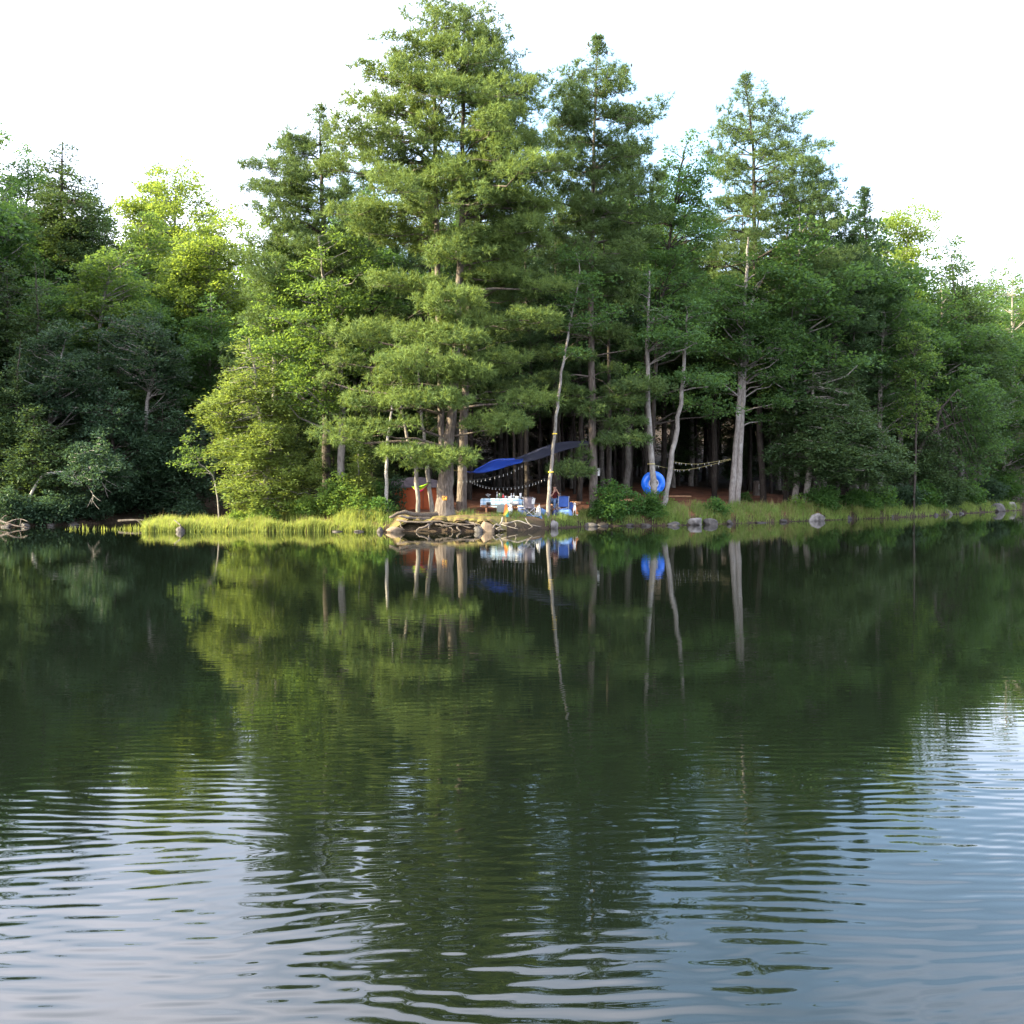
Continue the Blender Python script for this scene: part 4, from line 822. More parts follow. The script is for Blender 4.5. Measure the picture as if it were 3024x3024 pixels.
sticks('fallen_log', 'dark log floating at the left edge of the sedge grass', 'log', [([Q(350,1538,52.5), Q(390,1536,52.2), Q(430,1537,52.0)], 0.07, 0.05), ([Q(405,1536,52.1), Q(415,1546,51.6), Q(422,1552,51.3)], 0.025, 0.015)], 'bark_dark')
sticks('stick', 'short pale stick poking up from the dark stump like rock', 'stick', [([Q(514,1535,46.9), Q(524,1543,46.85), Q(534,1552,46.8)], 0.02, 0.03)], 'drift')

def blades_of_grass(name, label, spots, hmin, hmax, mat, lean=0.25, width=0.022, seed=3):
    r_ = np.random.default_rng(seed); n = len(spots); b = np.asarray(spots, float)
    pat = 0.5+0.25*np.sin(b[:, 0]*3.1+b[:, 1]*1.7)+0.25*np.sin(b[:, 0]*1.13-b[:, 1]*2.3+2)
    h = (hmin+(hmax-hmin)*np.clip(pat+r_.normal(0, 0.22, n), 0, 1.25))[:, None]; a = r_.uniform(0, 2*math.pi, n); ln = (np.abs(r_.normal(0, lean, n)))[:, None]
    d = np.stack([np.cos(a), np.sin(a), np.zeros(n)], -1)*ln + np.array([0.06, 0, 0])
    s_ = np.stack([np.cos(a+1.57+r_.normal(0, .6, n)), np.sin(a+1.57), np.zeros(n)], -1)*width/2
    m = b+np.array([0, 0, 1])*h*0.55+d*h*0.3; tp = b+np.array([0, 0, 1])*h*(1-0.3*ln)+d*h*1.1
    V = np.stack([b-s_, b+s_, m-s_*0.8, m+s_*0.8, tp], 1).reshape(-1, 3); k = np.arange(n)[:, None]*5
    F = np.vstack([k+np.array([[0,1,3]]), k+np.array([[0,3,2]]), k+np.array([[2,3,4]])])
    return tag(link(name, new_mesh(name, V, F, M[mat])), label, 'grass', kind='stuff')
def spots(n, u0, u1, d0, d1, wob=0.3, water=True, seed=1):
    r_ = np.random.default_rng(seed); u = r_.uniform(u0, u1, n); D = r_.uniform(d0, d1, n)
    x = (u-1512)/3024*D; z = ground_h(x, D); z = np.where(z < -0.12, -0.12, z)
    keep = np.sin(u*0.05+D*2.1)+np.sin(u*0.021-D*1.3)+r_.normal(0, .7, n) > -1.2
    return np.stack([x, D, z], -1)[keep]
def shore_spots(n, x0, x1, s0, s1, seed=1, clump=0.5):
    """along the shoreline between x0 and x1, s0..s1 metres inland"""
    r_ = np.random.default_rng(seed); x = r_.uniform(x0, x1, n); y0 = np.interp(x, SHORE[10:, 0], SHORE[10:, 1]); y = y0+r_.uniform(s0, s1, n)
    k = np.sin(x*2.3+1)+np.sin(x*5.1)+r_.normal(0, .8, n) > -clump
    return np.stack([x, y, ground_h(x, y)], -1)[k]
sp1 = spots(12000, 421, 800, 46.9, 49.6, seed=2); sp2 = np.vstack([spots(9000, 440, 780, 48.5, 53, seed=3), spots(8000, 760, 1130, 46.95, 48.8, seed=13)])
blades_of_grass('sedge_grass', 'bright sunlit sedge standing in the shallow water left of the roots', np.vstack([sp1, sp2]), 0.28, 0.78, 'sedge', 0.28, 0.026)
blades_of_grass('sedge_grass', 'few sparse reed blades in the shaded water left of the sedge', spots(150, 190, 422, 48.3, 49.8, seed=4), 0.2, 0.45, 'sedge', 0.2, 0.03)
blades_of_grass('bank_grass', 'long grass covering the right hand bank below the clothesline', np.vstack([shore_spots(20000, 8.0, 24.0, -0.05, 2.6, 5), shore_spots(4000, 24, 40, -0.05, 1.5, 6)]), 0.25, 0.62, 'grass', 0.4, 0.024, 5)
blades_of_grass('bank_grass', 'short tufts of grass on the bank below the camp chairs', np.vstack([shore_spots(4600, 1.6, 9.0, 0.0, 1.3, 7), shore_spots(1400, -8.5, -5.6, 0.1, 1.4, 8), shore_spots(900, -3, 1.6, 0.9, 2.2, 9, 0.0)]), 0.14, 0.42, 'grass', 0.35, 0.022, 7)
blades_of_grass('bank_grass', 'patchy grass and weeds under the sunlit cedar and around the tent', np.vstack([shore_spots(5000, -13.5, -7.0, 0.2, 3.5, 10)]), 0.2, 0.55, 'sedge', 0.35, 0.026, 9)

blades_of_grass('dead_stalks', 'thin tan dead stalks standing among the sunlit sedge', np.vstack([spots(900, 430, 1120, 46.95, 48.9, seed=21), spots(500, 440, 780, 48.5, 52, seed=22)]), 0.3, 0.95, 'dead_grass', 0.4, 0.018, 31)
blades_of_grass('dead_stalks', 'thin tan dead stalks among the grass of the bank below the clothesline', shore_spots(1500, 8.5, 24, 0.1, 2.2, 23), 0.3, 0.85, 'dead_grass', 0.35, 0.018, 33)
def shrub(label, u, D, w, h, mat, seed, npads=16, scale=0.8, kind='leaf', name='shrub'):
    b = on(u, 0, D); t = Tree(seed)
    t.stem([np.array([0,0,-0.1]), np.array([0.03,0,h*0.35]), np.array([0,0,h*0.7])], (0.03,0.02,0.01), 5)
    t.outline([(0.05,-w*.42,w*.42),(h*.4,-w*.5,w*.5),(h*.75,-w*.38,w*.38),(h,-w*.12,w*.12)], npads, kind, 0.8, 0.42, 0.5, 0.3, 0.35)
    return plant(name, label, 'shrub', b, t, kind, M[mat], M['bark_grey'], scale, 1.5)
shrub('broad leaved green bush right of the middle pine trunk', 1812, 53.0, 2.4, 2.0, 'shrub', 201, 30, 0.85)
shrub('lower bush left of the swim ring, beside the broad leaved bush', 1880, 53.6, 1.6, 1.2, 'shrub', 202, 18, 0.75)
shrub('small leaved bush at the foot of the swim ring tree', 1935, 53.6, 1.9, 1.35, 'shrub', 203, 24, 0.65)
shrub('low bush at the waterline left of the broad leaved bush', 1768, 52.9, 1.3, 0.8, 'shrub', 204, 14, 0.65)
shrub('dense bush behind the pale split boulder', 2125, 55.8, 1.6, 0.8, 'shrub', 205, 22, 0.7)
shrub('green bush above the large lichen boulder', 2445, 61.8, 2.6, 1.5, 'shrub', 206, 26, 0.8)
shrub('pale tipped bush between the low hemlock and the right hand shore', 2545, 64.2, 3.0, 1.2, 'shrub', 207, 26, 0.9)
shrub('yellow flowered weeds left of the large lichen boulder', 2362, 60.2, 1.4, 0.9, 'shrub_light', 208, 12, 0.7)
shrub('small fern like plant on the forest floor right of the twin trunked maple', 2212, 64.5, 1.0, 0.55, 'shrub', 209, 10, 0.7)
shrub('tall bright shrub left of the orange tent', 985, 49.8, 2.2, 2.1, 'shrub_light', 210, 30, 0.8)
shrub('bright leafy shrub in front of the young hemlock sapling', 1045, 49.2, 1.5, 1.3, 'shrub_light', 211, 18, 0.75)
shrub('dark leafy shrub hiding the left half of the orange tent', 1158, 51.4, 1.2, 1.9, 'maple_dark', 217, 20, 0.8)
shrub('green shrub between the young hemlock and the birch stem', 1105, 50.6, 1.4, 1.5, 'shrub', 218, 20, 0.8)
shrub('dark green weeds at the foot of the birch stem', 1110, 48.9, 1.6, 0.9, 'shrub', 212, 18, 0.7)
shrub('pale green weeds under the middle of the sunlit cedar', 770, 49.8, 2.0, 0.8, 'shrub_light', 213, 18, 0.7)
shrub('low yellow green shrub at the right foot of the sunlit cedar', 890, 49.8, 1.9, 1.0, 'shrub_light', 214, 18, 0.75)
shrub('low shrub at the left foot of the sunlit cedar', 690, 50.6, 1.8, 0.8, 'shrub_light', 215, 14, 0.75)
shrub('small green sprig on the needle floor right of the leaning trunk', 1985, 56.5, 0.6, 0.4, 'shrub_light', 216, 6, 0.6)
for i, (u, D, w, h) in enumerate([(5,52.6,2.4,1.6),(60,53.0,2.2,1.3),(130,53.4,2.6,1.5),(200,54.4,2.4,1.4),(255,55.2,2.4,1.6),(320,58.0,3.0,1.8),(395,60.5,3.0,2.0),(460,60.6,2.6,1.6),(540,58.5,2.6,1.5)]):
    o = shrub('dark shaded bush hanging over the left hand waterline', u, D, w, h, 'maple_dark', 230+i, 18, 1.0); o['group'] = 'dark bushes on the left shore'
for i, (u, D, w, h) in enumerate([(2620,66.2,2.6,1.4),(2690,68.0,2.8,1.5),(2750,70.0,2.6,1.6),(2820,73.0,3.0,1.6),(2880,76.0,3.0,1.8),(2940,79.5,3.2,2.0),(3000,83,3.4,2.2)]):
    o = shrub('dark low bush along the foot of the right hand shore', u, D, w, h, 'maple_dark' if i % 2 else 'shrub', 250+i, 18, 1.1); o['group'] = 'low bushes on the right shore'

# ------------------------------------------------------------------ camp
M['tarp_blue'] = solid('blue tarp', (0.010,0.06,0.42), (0.009,0.05,0.35), 3, 0.45, 0.4, 0.15, 4, trans=0.3)
M['tarp_slate'] = solid('slate tarp', (0.016,0.019,0.040), (0.012,0.015,0.032), 3, 0.6, 0.3, 0.15, 4, trans=0.1)
M['orange'] = solid('orange tent cloth', (0.36,0.085,0.028), (0.30,0.068,0.022), 2.5, 0.7, 0.2, 0.2, 3, trans=0.2)
M['tent_dark'] = solid('dark tent fly', (0.10,0.08,0.09), (0.07,0.055,0.065), 3, 0.7, 0.2)
M['tube'] = solid('blue vinyl', (0.008,0.13,0.62), (0.007,0.11,0.55), 2, 0.3, 0.5)
M['white'] = solid('white plastic', (0.50,0.50,0.49), (0.42,0.42,0.41), 4, 0.5, 0.4)
M['black'] = solid('black metal', (0.02,0.02,0.022), (0.03,0.03,0.03), 6, 0.5, 0.4)
M['wood'] = solid('weathered table wood', (0.17,0.09,0.065), (0.10,0.055,0.042), 8, 0.85, 0.2, 0.3, 20, (0.2, 1, 1))
M['towel_grey'] = solid('grey towel', (0.20,0.22,0.20), (0.16,0.18,0.17), 12, 0.95, 0.1, 0.3, 40)
M['towel_white'] = solid('white towel', (0.50,0.50,0.49), (0.40,0.41,0.40), 8, 0.95, 0.1, 0.3, 40)
M['lavender'] = solid('lavender grey canvas', (0.15,0.135,0.155), (0.12,0.11,0.13), 6, 0.85, 0.2, 0.2, 40)
M['chair_blue'] = solid('blue canvas', (0.045,0.10,0.32), (0.035,0.075,0.25), 5, 0.8, 0.2, 0.2, 40)
M['sky_blue'] = solid('light blue cloth', (0.13,0.22,0.40), (0.08,0.15,0.30), 7, 0.85, 0.2, 0.2, 20)
M['navy'] = solid('navy cloth', (0.03,0.04,0.10), (0.02,0.03,0.07), 7, 0.85, 0.2)
M['steel'] = solid('pale metal tube', (0.35,0.36,0.38), (0.28,0.29,0.31), 10, 0.35, 0.5)
M['blue_tote'] = solid('blue grey tote', (0.10,0.15,0.30), (0.08,0.12,0.24), 6, 0.6, 0.4)
M['rope'] = solid('yellow rope', (0.36,0.31,0.13), (0.30,0.26,0.11), 30, 0.8, 0.2)
M['yellow'] = solid('yellow tape', (0.75,0.55,0.05), (0.66,0.48,0.05), 20, 0.6, 0.3)
M['glass'] = solid('clear bulbs', (0.30,0.30,0.28), (0.22,0.22,0.21), 10, 0.15, 0.6)
M['wire'] = solid('dark wire', (0.02,0.02,0.02), (0.03,0.03,0.03), 10, 0.6)
M['red'] = solid('red plastic', (0.50,0.05,0.05), (0.42,0.04,0.04), 8, 0.5, 0.4)
M['green_b'] = solid('green glass', (0.06,0.14,0.06), (0.05,0.11,0.05), 8, 0.2, 0.5)
M['cut'] = solid('split firewood', (0.42,0.25,0.14), (0.30,0.17,0.10), 8, 0.85, 0.2, 0.3, 20)
M['lime'] = solid('lime hammock cloth', (0.42,0.72,0.05), (0.36,0.64,0.05), 5, 0.7, 0.2, trans=0.3)
M['pink'] = solid('pink hammock cloth', (0.72,0.05,0.28), (0.64,0.04,0.24), 5, 0.7, 0.2, trans=0.3)
M['skin'] = solid('skin', (0.55,0.32,0.23), (0.50,0.28,0.20), 12, 0.55, 0.35)
M['hair'] = solid('dark hair', (0.03,0.02,0.016), (0.045,0.03,0.022), 30, 0.6, 0.3)
M['shirt'] = solid('dark red shirt', (0.10,0.018,0.02), (0.07,0.014,0.016), 8, 0.9, 0.1)
M['jeans'] = solid('faded jeans', (0.16,0.25,0.42), (0.11,0.18,0.33), 12, 0.9, 0.1)
M['sign'] = solid('brown sign', (0.13,0.06,0.03), (0.10,0.05,0.025), 8, 0.7, 0.2)
M['sign_edge'] = solid('orange sign edge', (0.60,0.27,0.05), (0.52,0.23,0.05), 8, 0.7, 0.2)
M['pot'] = solid('ceramic', (0.62,0.60,0.55), (0.5,0.48,0.45), 8, 0.4, 0.4)

def sheet(name, label, cat, top, bot, mat, sag=0.0, thick=0.012, parent=None):
    """cloth between an upper and a lower edge (lists of 3D points)"""
    a = smooth_path(top, 6); b = smooth_path(bot, 6); n = min(len(a), len(b))
    def f(s_, t_):
        i = s_*(n-1); k = int(min(i, n-2)); w = i-k
        p = a[k]*(1-w)+a[k+1]*w; q = b[k]*(1-w)+b[k+1]*w
        r_ = p*(1-t_)+q*t_; r_[2] -= sag*math.sin(math.pi*t_)*1.0 + 0.03*math.sin(9*s_+4*t_)
        return r_
    m = MB(); m.grid(f, n, 9, thick); o = m.build(name, M[mat], parent, True)
    if parent is None: tag(o, label, cat)
    return o
T_ = lambda lst: [P(u, v, d) for u, v, d in lst]
sheet('blue_tarp', 'bright blue tarp sloping over the picnic table', 'tarp', T_([(1404,1386,54.2),(1452,1361,54.6),(1500,1355,54.6),(1548,1348,54.6)]), T_([(1376,1394,51.4),(1415,1396,51.2),(1480,1384,51.2),(1540,1366,51.3)]), 'tarp_blue', 0.1)
sheet('slate_tarp', 'dark slate tarp rising to the right behind the slender banded tree', 'tarp', T_([(1520,1354,54.5),(1600,1322,55),(1680,1304,55.4),(1748,1301,55.6)]), T_([(1494,1378,52.0),(1570,1360,52.2),(1650,1336,52.6),(1742,1312,53.6)]), 'tarp_slate', 0.1)
def guy(label, a, b):
    m = MB(); m.tube([a, (a+b)/2-np.array([0,0,0.04]), b], 0.008, 4); tag(m.build('guy_rope', M['rope']), label, 'rope')
guy('thin cord from the blue tarp corner to the big pine', P(1376,1394,51.4), P(1340,1388,49.4)); guy('thin cord from the slate tarp to the middle pine', P(1742,1306,54.4), P(1750,1300,54.0))

def strand(name, label, pts, nb, bulb, wire, bname, r=0.007, hang=None):
    p = smooth_path(pts, 14); b0 = p[0]; o = thing(name, label, 'string lights' if bname == 'bulb' else 'clothesline', tuple(b0))
    m = MB(); m.tube(p-b0, r, 4); m.build('wire' if bname == 'bulb' else 'rope', M[wire], o)
    me = bulb; ks = np.linspace(0.02, 0.98, nb) if hang is None else hang
    for k in ks:
        i = k*(len(p)-1); j = int(min(i, len(p)-2)); q = p[j]+(p[j+1]-p[j])*(i-j)-b0
        c = link(bname, me, o, tuple(q)); c.rotation_euler = (0, 0, rng.uniform(0, 3))
    return o
bm_ = MB(); bm_.lathe([(0.0,-0.125),(0.012,-0.12),(0.021,-0.1),(0.021,-0.085),(0.013,-0.06),(0.008,-0.045),(0.008,0.0)], 8); BULB = bm_.mesh('bulb', M['glass'], True)
pm = MB(); pm.box((0,0,-0.04), (0.022,0.02,0.10)); pm.box((0.009,0,-0.09), (0.010,0.02,0.05)); PIN = pm.mesh('clothes_pin', M['white'])
strand('string_lights', 'longer lower string of clear bulbs hanging over the picnic table', T_([(1384,1416,51.0),(1420,1432,51.2),(1465,1440,51.4),(1520,1438,51.6),(1570,1428,51.8),(1612,1412,51.6)]), 24, BULB, 'wire', 'bulb')
strand('string_lights', 'upper string of clear bulbs under the bright blue tarp', T_([(1352,1420,50.6),(1390,1418,50.8),(1425,1415,51.0),(1470,1405,51.2),(1510,1392,51.4),(1545,1372,51.6)]), 17, BULB, 'wire', 'bulb')
strand('clothesline', 'upper yellow line with clothes pegs ending at the leaning trunk', T_([(1980,1362,55.5),(2020,1369,57),(2065,1370,58.5),(2115,1363,60),(2158,1355,60.8)]), 9, PIN, 'rope', 'clothes_pin', 0.009, [0.1,0.16,0.2,0.28,0.38,0.48,0.58,0.64,0.8])
strand('clothesline', 'lower yellow line with clothes pegs ending at the swim ring tree', T_([(1928,1372,54.5),(1965,1381,55.8),(2010,1388,57.2),(2060,1382,58.6),(2110,1370,60),(2158,1357,60.8)]), 13, PIN, 'rope', 'clothes_pin', 0.009, [0.05,0.09,0.25,0.29,0.33,0.36,0.39,0.44,0.5,0.62,0.7,0.76,0.85])
def band(name, label, u, v, D, r, mat, h=0.06):
    c = P(u, v, D); m = MB(); m.lathe([(r,-h/2),(r+.012,-h/2),(r+.012,h/2),(r,h/2)], 14); o = m.build(name, M[mat]); o.location = tuple(c); return tag(o, label, 'band')
band('yellow_band', 'upper yellow band tied round the slender leaning tree', 1638, 1281, 51, 0.115, 'yellow'); band('yellow_band', 'lower yellow band tied round the slender leaning tree', 1627, 1394, 51, 0.125, 'yellow')
band('rope_band', 'yellow rope wound round the swim ring tree above the ring', 1923, 1370, 54.6, 0.195, 'rope', 0.05); band('dark_strap', 'dark strap of the hammock on the thin straight stem', 1267, 1426, 49.9, 0.108, 'black', 0.05)

# swim ring
c = P(1929, 1427, 55.2); o = thing('swim_ring', 'blue inflatable swim ring hung behind a grey trunk', 'swim ring', tuple(c)); o.rotation_euler = (0.1, 0, 0.12)
m = MB(); prof = [(0.45+0.21*math.cos(a), 0.19*math.sin(a)) for a in np.linspace(0, 2*math.pi, 19)]
m.lathe(prof, 40, R=rot(math.pi/2)); ring = m.build('tube', M['tube'], o, True)
m = MB(); prof = [(0.245+0.035*math.cos(a), -0.0+0.05*math.sin(a)) for a in np.linspace(0, 2*math.pi, 9)]; m.lathe(prof, 32, c=(0,-0.09,0), R=rot(math.pi/2)); m.build('inner_rim', M['white'], o, True)
for s_ in (-1, 1):
    m = MB(); m.tube([(s_*0.40,-0.19,-0.28),(s_*0.45,-0.25,-0.2),(s_*0.50,-0.19,-0.1)], 0.02, 6); m.build('handle', M['tube'], ring, True)

# hammock
o = thing('hammock', 'lime green and pink hammock slung beside the big pine trunk', 'hammock', tuple(P(1240,1440,49.9)))
b0 = np.array(o.location)
def hm(s_, t_):
    a, b = P(1214,1436,50.6)-b0, P(1266,1426,49.75)-b0
    p = a+(b-a)*s_; w = math.sin(math.pi*s_)
    p[2] -= 0.33*w*(1-(2*t_-1)**2*0.75); p[1] += (t_-0.5)*0.8*w; p[2] += 0.05*w*(t_-0.5); return p
def hm2(s_, t_):
    p = hm(s_, t_*0.55); p[2] -= 0.03; p[1] -= 0.04; return p
m = MB(); m.grid(hm, 18, 9, 0.006); m.build('fabric', M['lime'], o, True)
def hm3(s_, t_):
    p = hm(s_, 0.22+t_*0.3); p[2] -= 0.025; p[1] -= 0.05*math.sin(math.pi*s_); return p
m = MB(); m.grid(hm3, 18, 5, 0.006); m.build('pink_panel', M['pink'], o, True)
m = MB(); m.tube([P(1266,1426,49.75)-b0, P(1270,1424,49.9)-b0], 0.012, 5); m.build('strap', M['black'], o)

# orange tent
g = on(1225, 0, 53.2); o = thing('orange_tent', 'orange cabin tent with a dark fly behind the hammock stems', 'tent', tuple(g), 0.08)
W2, Dp, Hh = 1.2, 1.0, 1.25
m = MB(); m.grid(lambda s_, t_: np.array([-W2+2*W2*s_, -Dp+0.12*t_+0.03*math.sin(14*s_), Hh*t_]), 16, 7, 0.01); front = m.build('front_wall', M['orange'], o, True)
m = MB(); m.grid(lambda s_, t_: np.array([-W2+2*W2*s_, Dp-0.12*t_, Hh*t_]), 8, 5, 0.01); m.build('back_wall', M['orange'], o, True)
for s1 in (-1, 1):
    m = MB(); m.grid(lambda s_, t_: np.array([s1*(W2-0.05*t_), -Dp+2*Dp*s_, Hh*t_]), 8, 5, 0.01); m.build('side_wall', M['orange'], o, True)
m = MB(); m.grid(lambda s_, t_: np.array([-W2-0.1+(2*W2+0.2)*s_, -Dp-0.1+(2*Dp+0.2)*t_, Hh-0.12+0.55*math.sin(math.pi*t_)**0.8*(0.55+0.45*math.sin(math.pi*s_))]), 14, 14, 0.01); m.build('fly', M['tent_dark'], o, True)
m = MB(); m.tube([(0.35,-Dp-0.01,0.05),(0.36,-Dp+0.03,0.6),(0.36,-Dp+0.08,1.25)], 0.012, 4); m.build('zip', M['black'], front)
for s1 in (-1, 1):
    m = MB(); m.tube([(s1*W2,-Dp-0.02,0),(s1*W2*0.98,-Dp+0.03,0.7),(s1*W2*0.97,-Dp+0.1,Hh)], 0.018, 5); m.build('pole', M['tent_dark'], o)

# sign on the pine
c = P(1313,1471,48.2); o = thing('trail_sign', 'small brown trail sign with an orange edge on the big pine trunk', 'sign', (c[0], 48.6-0.44, c[2]), 0)
m = MB(); m.box((0,0,0), (0.21,0.015,0.17)); m.build('board', M['sign'], o)
m = MB()
for z in (-0.085, 0.085): m.box((0,-0.003,z), (0.23,0.022,0.022))
for x in (-0.104, 0.104): m.box((x,-0.003,0), (0.022,0.022,0.15))
m.build('edge', M['sign_edge'], o)
m = MB(); m.add([(-0.005,-0.011,-0.05),(0.075,-0.011,-0.05),(0.06,-0.011,0.06),(-0.07,-0.011,-0.05),(-0.03,-0.011,-0.05),(-0.05,-0.011,0.02)], [(0,1,2),(3,4,5)]); m.build('emblem', M['yellow'], o)
c = P(1768,1394,54.3); o = thing('paper_tag', 'small white notice hanging on the thin trunk right of the middle pine', 'notice', tuple(c)); m = MB(); m.grid(lambda s_, t_: np.array([-0.07+0.14*s_, 0.01*math.sin(5*s_), -0.2+0.4*t_]), 4, 4, 0.006); m.build('sheet', M['white'], o)

# picnic table and cloth
g = on(1478, 0, 51.6); TZ = 0.76
o = thing('picnic_table', 'dark wooden picnic table with benches under the blue tarp', 'picnic table', tuple(g), 0.04)
for k in range(5):
    m = MB(); m.box((0,-0.32+k*0.16,TZ-0.02), (2.0,0.145,0.04)); m.build('top_plank', M['wood'], o)
for s1 in (-1, 1):
    for k in range(2):
        m = MB(); m.box((0,s1*(0.66+k*0.15),0.44), (2.0,0.135,0.04)); m.build('bench_plank', M['wood'], o)
for x in (-0.72, 0.72):
    for s1 in (-1, 1):
        m = MB(); m.box((x,s1*0.42,0.36), (0.09,0.05,0.86), rx=s1*0.52); m.build('leg', M['wood'], o)
    m = MB(); m.box((x+0.07,0,0.40), (0.05,1.55,0.09)); m.build('bench_beam', M['wood'], o)
m_, t, oo = mat_new('plaid cloth')
tcn = t.nodes.new('ShaderNodeTexCoord'); sxyz = t.nodes.new('ShaderNodeSeparateXYZ'); t.links.new(tcn.outputs['Object'], sxyz.inputs[0])
def mth(op, a, b=None):
    n = t.nodes.new('ShaderNodeMath'); n.operation = op
    for i, q in enumerate((a, b)):
        if q is None: continue
        if isinstance(q, (int, float)): n.inputs[i].default_value = q
        else: t.links.new(q, n.inputs[i])
    return n.outputs[0]
def stripes(ch, per, wd): return mth('LESS_THAN', mth('FRACT', mth('MULTIPLY', ch, 1/per)), wd)
yz = mth('ADD', sxyz.outputs['Y'], sxyz.outputs['Z'])
wide = mth('ADD', stripes(sxyz.outputs['X'], 0.3, 0.45), stripes(yz, 0.2, 0.45)); lines = mth('MAXIMUM', stripes(sxyz.outputs['X'], 0.3, 0.06), mth('MULTIPLY', stripes(yz, 0.2, 0.08), 0.6))
x1 = t.nodes.new('ShaderNodeMix'); x1.data_type = 'RGBA'; x1.inputs['A'].default_value = (0.42,0.50,0.55,1); x1.inputs['B'].default_value = (0.16,0.30,0.42,1); t.links.new(mth('MULTIPLY', wide, 0.5), x1.inputs['Factor'])
x2 = t.nodes.new('ShaderNodeMix'); x2.data_type = 'RGBA'; x2.inputs['B'].default_value = (0.05,0.10,0.20,1); t.links.new(x1.outputs['Result'], x2.inputs['A']); t.links.new(lines, x2.inputs['Factor'])
pb = t.nodes.new('ShaderNodeBsdfPrincipled'); pb.inputs['Roughness'].default_value = 0.8; t.links.new(x2.outputs['Result'], pb.inputs['Base Color']); t.links.new(pb.outputs[0], oo.inputs['Surface'])
def cloth(s_, t_):
    x = -1.04+2.08*s_; e = max(0, abs(2*s_-1)-0.93)/0.07
    q = (t_-0.5)*2                                                          # -1 front hem .. 1 back hem
    if abs(q) < 0.5: y, z = q*0.84, 0.0
    else:
        d = (abs(q)-0.5)/0.5; y = math.copysign(0.43+0.05*d+0.025*math.sin(11*s_+2)*d, q); z = -0.40*d*(1-0.12*math.cos(7*s_))
    z2 = -0.34*e**1.3
    return np.array([x+0.02*e, y, TZ+0.008+z+z2*(1 if abs(q) < 0.5 else 0.2)])
m = MB(); m.grid(cloth, 40, 33, 0.004); c = m.build('tablecloth', m_, None, True); c.location = tuple(g); c.rotation_euler = (0,0,0.04); tag(c, 'blue and white plaid tablecloth draped over the picnic table', 'tablecloth')
def put(x, y, z): return tuple(np.array([g[0], g[1], g[2]])+rot(0,0,0.04) @ np.array([x, y, z]))
def turned(name, label, cat, prof, loc, mat, n=12, lid=None):
    m = MB(); m.lathe(prof, n); m.add([(0,0,prof[0][1])], np.zeros((0, 3), int))
    if lid:
        o_ = thing(name, label, cat, loc); m.build('body', M[mat], o_, True); q = MB(); q.lathe(lid[0], n); q.build(lid[1], M[lid[2]], o_, True); return o_
    o_ = m.build(name, M[mat], None, True); o_.location = loc; return tag(o_, label, cat)
ZT = TZ+0.014
def bottle(label, x, y, h, r, mat, cap='white'): turned('bottle', label, 'bottle', [(0,0),(r,0.0),(r,h*.62),(r*.45,h*.78),(r*.38,h)], put(x, y, ZT), mat, lid=([(r*.42,h),(r*.42,h+.03),(0,h+.03)], 'cap', cap))
def cup(name, label, cat, x, y, h, r, mat, z=ZT): turned(name, label, cat, [(0,0.0),(r*.85,0),(r,h),(r*.9,h),(r*.78,0.02),(0,0.02)], put(x, y, z), mat)
bottle('tall clear bottle near the middle of the table', -0.18, 0.1, 0.30, 0.045, 'glass'); bottle('green bottle beside the tall clear bottle', -0.06, 0.2, 0.22, 0.05, 'green_b'); bottle('dark thin bottle behind the red jug', 0.02, 0.25, 0.3, 0.035, 'green_b', 'black')
bottle('red jug on the table', 0.12, -0.05, 0.2, 0.065, 'red', 'white'); bottle('white topped squeeze bottle on the right half of the table', 0.66, 0.0, 0.22, 0.04, 'pot')
cup('cup', 'white cup right of the red jug', 'cup', 0.24, -0.1, 0.12, 0.05, 'white'); cup('bowl', 'wide white bowl on the table', 'bowl', 0.46, -0.12, 0.10, 0.12, 'white'); cup('bowl', 'pale bowl at the right end of the table', 'bowl', 0.82, -0.1, 0.11, 0.11, 'pot')
cup('cup', 'small brown cup left of the red jug', 'cup', -0.05, -0.16, 0.09, 0.05, 'wood'); bottle('white jug behind the wide bowl', 0.54, 0.12, 0.22, 0.06, 'white')
o = thing('flower_pot', 'small pot of white flowers at the left end of the table', 'flowers', put(-0.62, -0.05, ZT)); m = MB(); m.lathe([(0,0),(0.05,0),(0.065,0.09),(0.055,0.09),(0.045,0.02)], 10); m.build('pot', M['black'], o, True)
for k in range(9):
    a = rng.uniform(0, 6.28); q = np.array([math.cos(a)*rng.uniform(.02,.12), math.sin(a)*.06, rng.uniform(.13,.22)]); m = MB(); m.tube([(0,0,.08), q], 0.005, 3); m.lathe([(0,-.01),(.028,0),(.03,.012),(0,.02)], 7, c=q); m.build('flower', M['white'], o, True)
turned('paper_towel_roll', 'upright white paper roll at the right end of the table', 'paper roll', [(0,0),(.055,0),(.055,.26),(.018,.26),(.018,.2)], put(1.0, 0.1, ZT), 'white')
BZ = 0.465
turned('cooking_pot', 'black cooking pot on the front bench', 'pot', [(0,0),(.11,0),(.115,.13),(.105,.13),(.1,.02)], put(-0.62, -0.74, BZ), 'black')
def drape(name, label, x, w, mat, cat, drop=0.38):
    def f(s_, t_):
        xx = (s_-0.5)*w*(1+0.08*t_); L_ = t_*(0.3+drop)
        if L_ < 0.3: return np.array([xx, -0.58-L_, BZ+0.01])
        return np.array([xx+0.01*math.sin(6*t_+s_*5), -0.885-0.012*math.sin(9*s_), BZ+0.01-(L_-0.3)])
    m = MB(); m.grid(f, 9, 18, 0.008); o_ = m.build(name, M[mat], None, True); o_.location = put(x, 0, 0); o_.rotation_euler = (0,0,0.04); return tag(o_, label, cat)
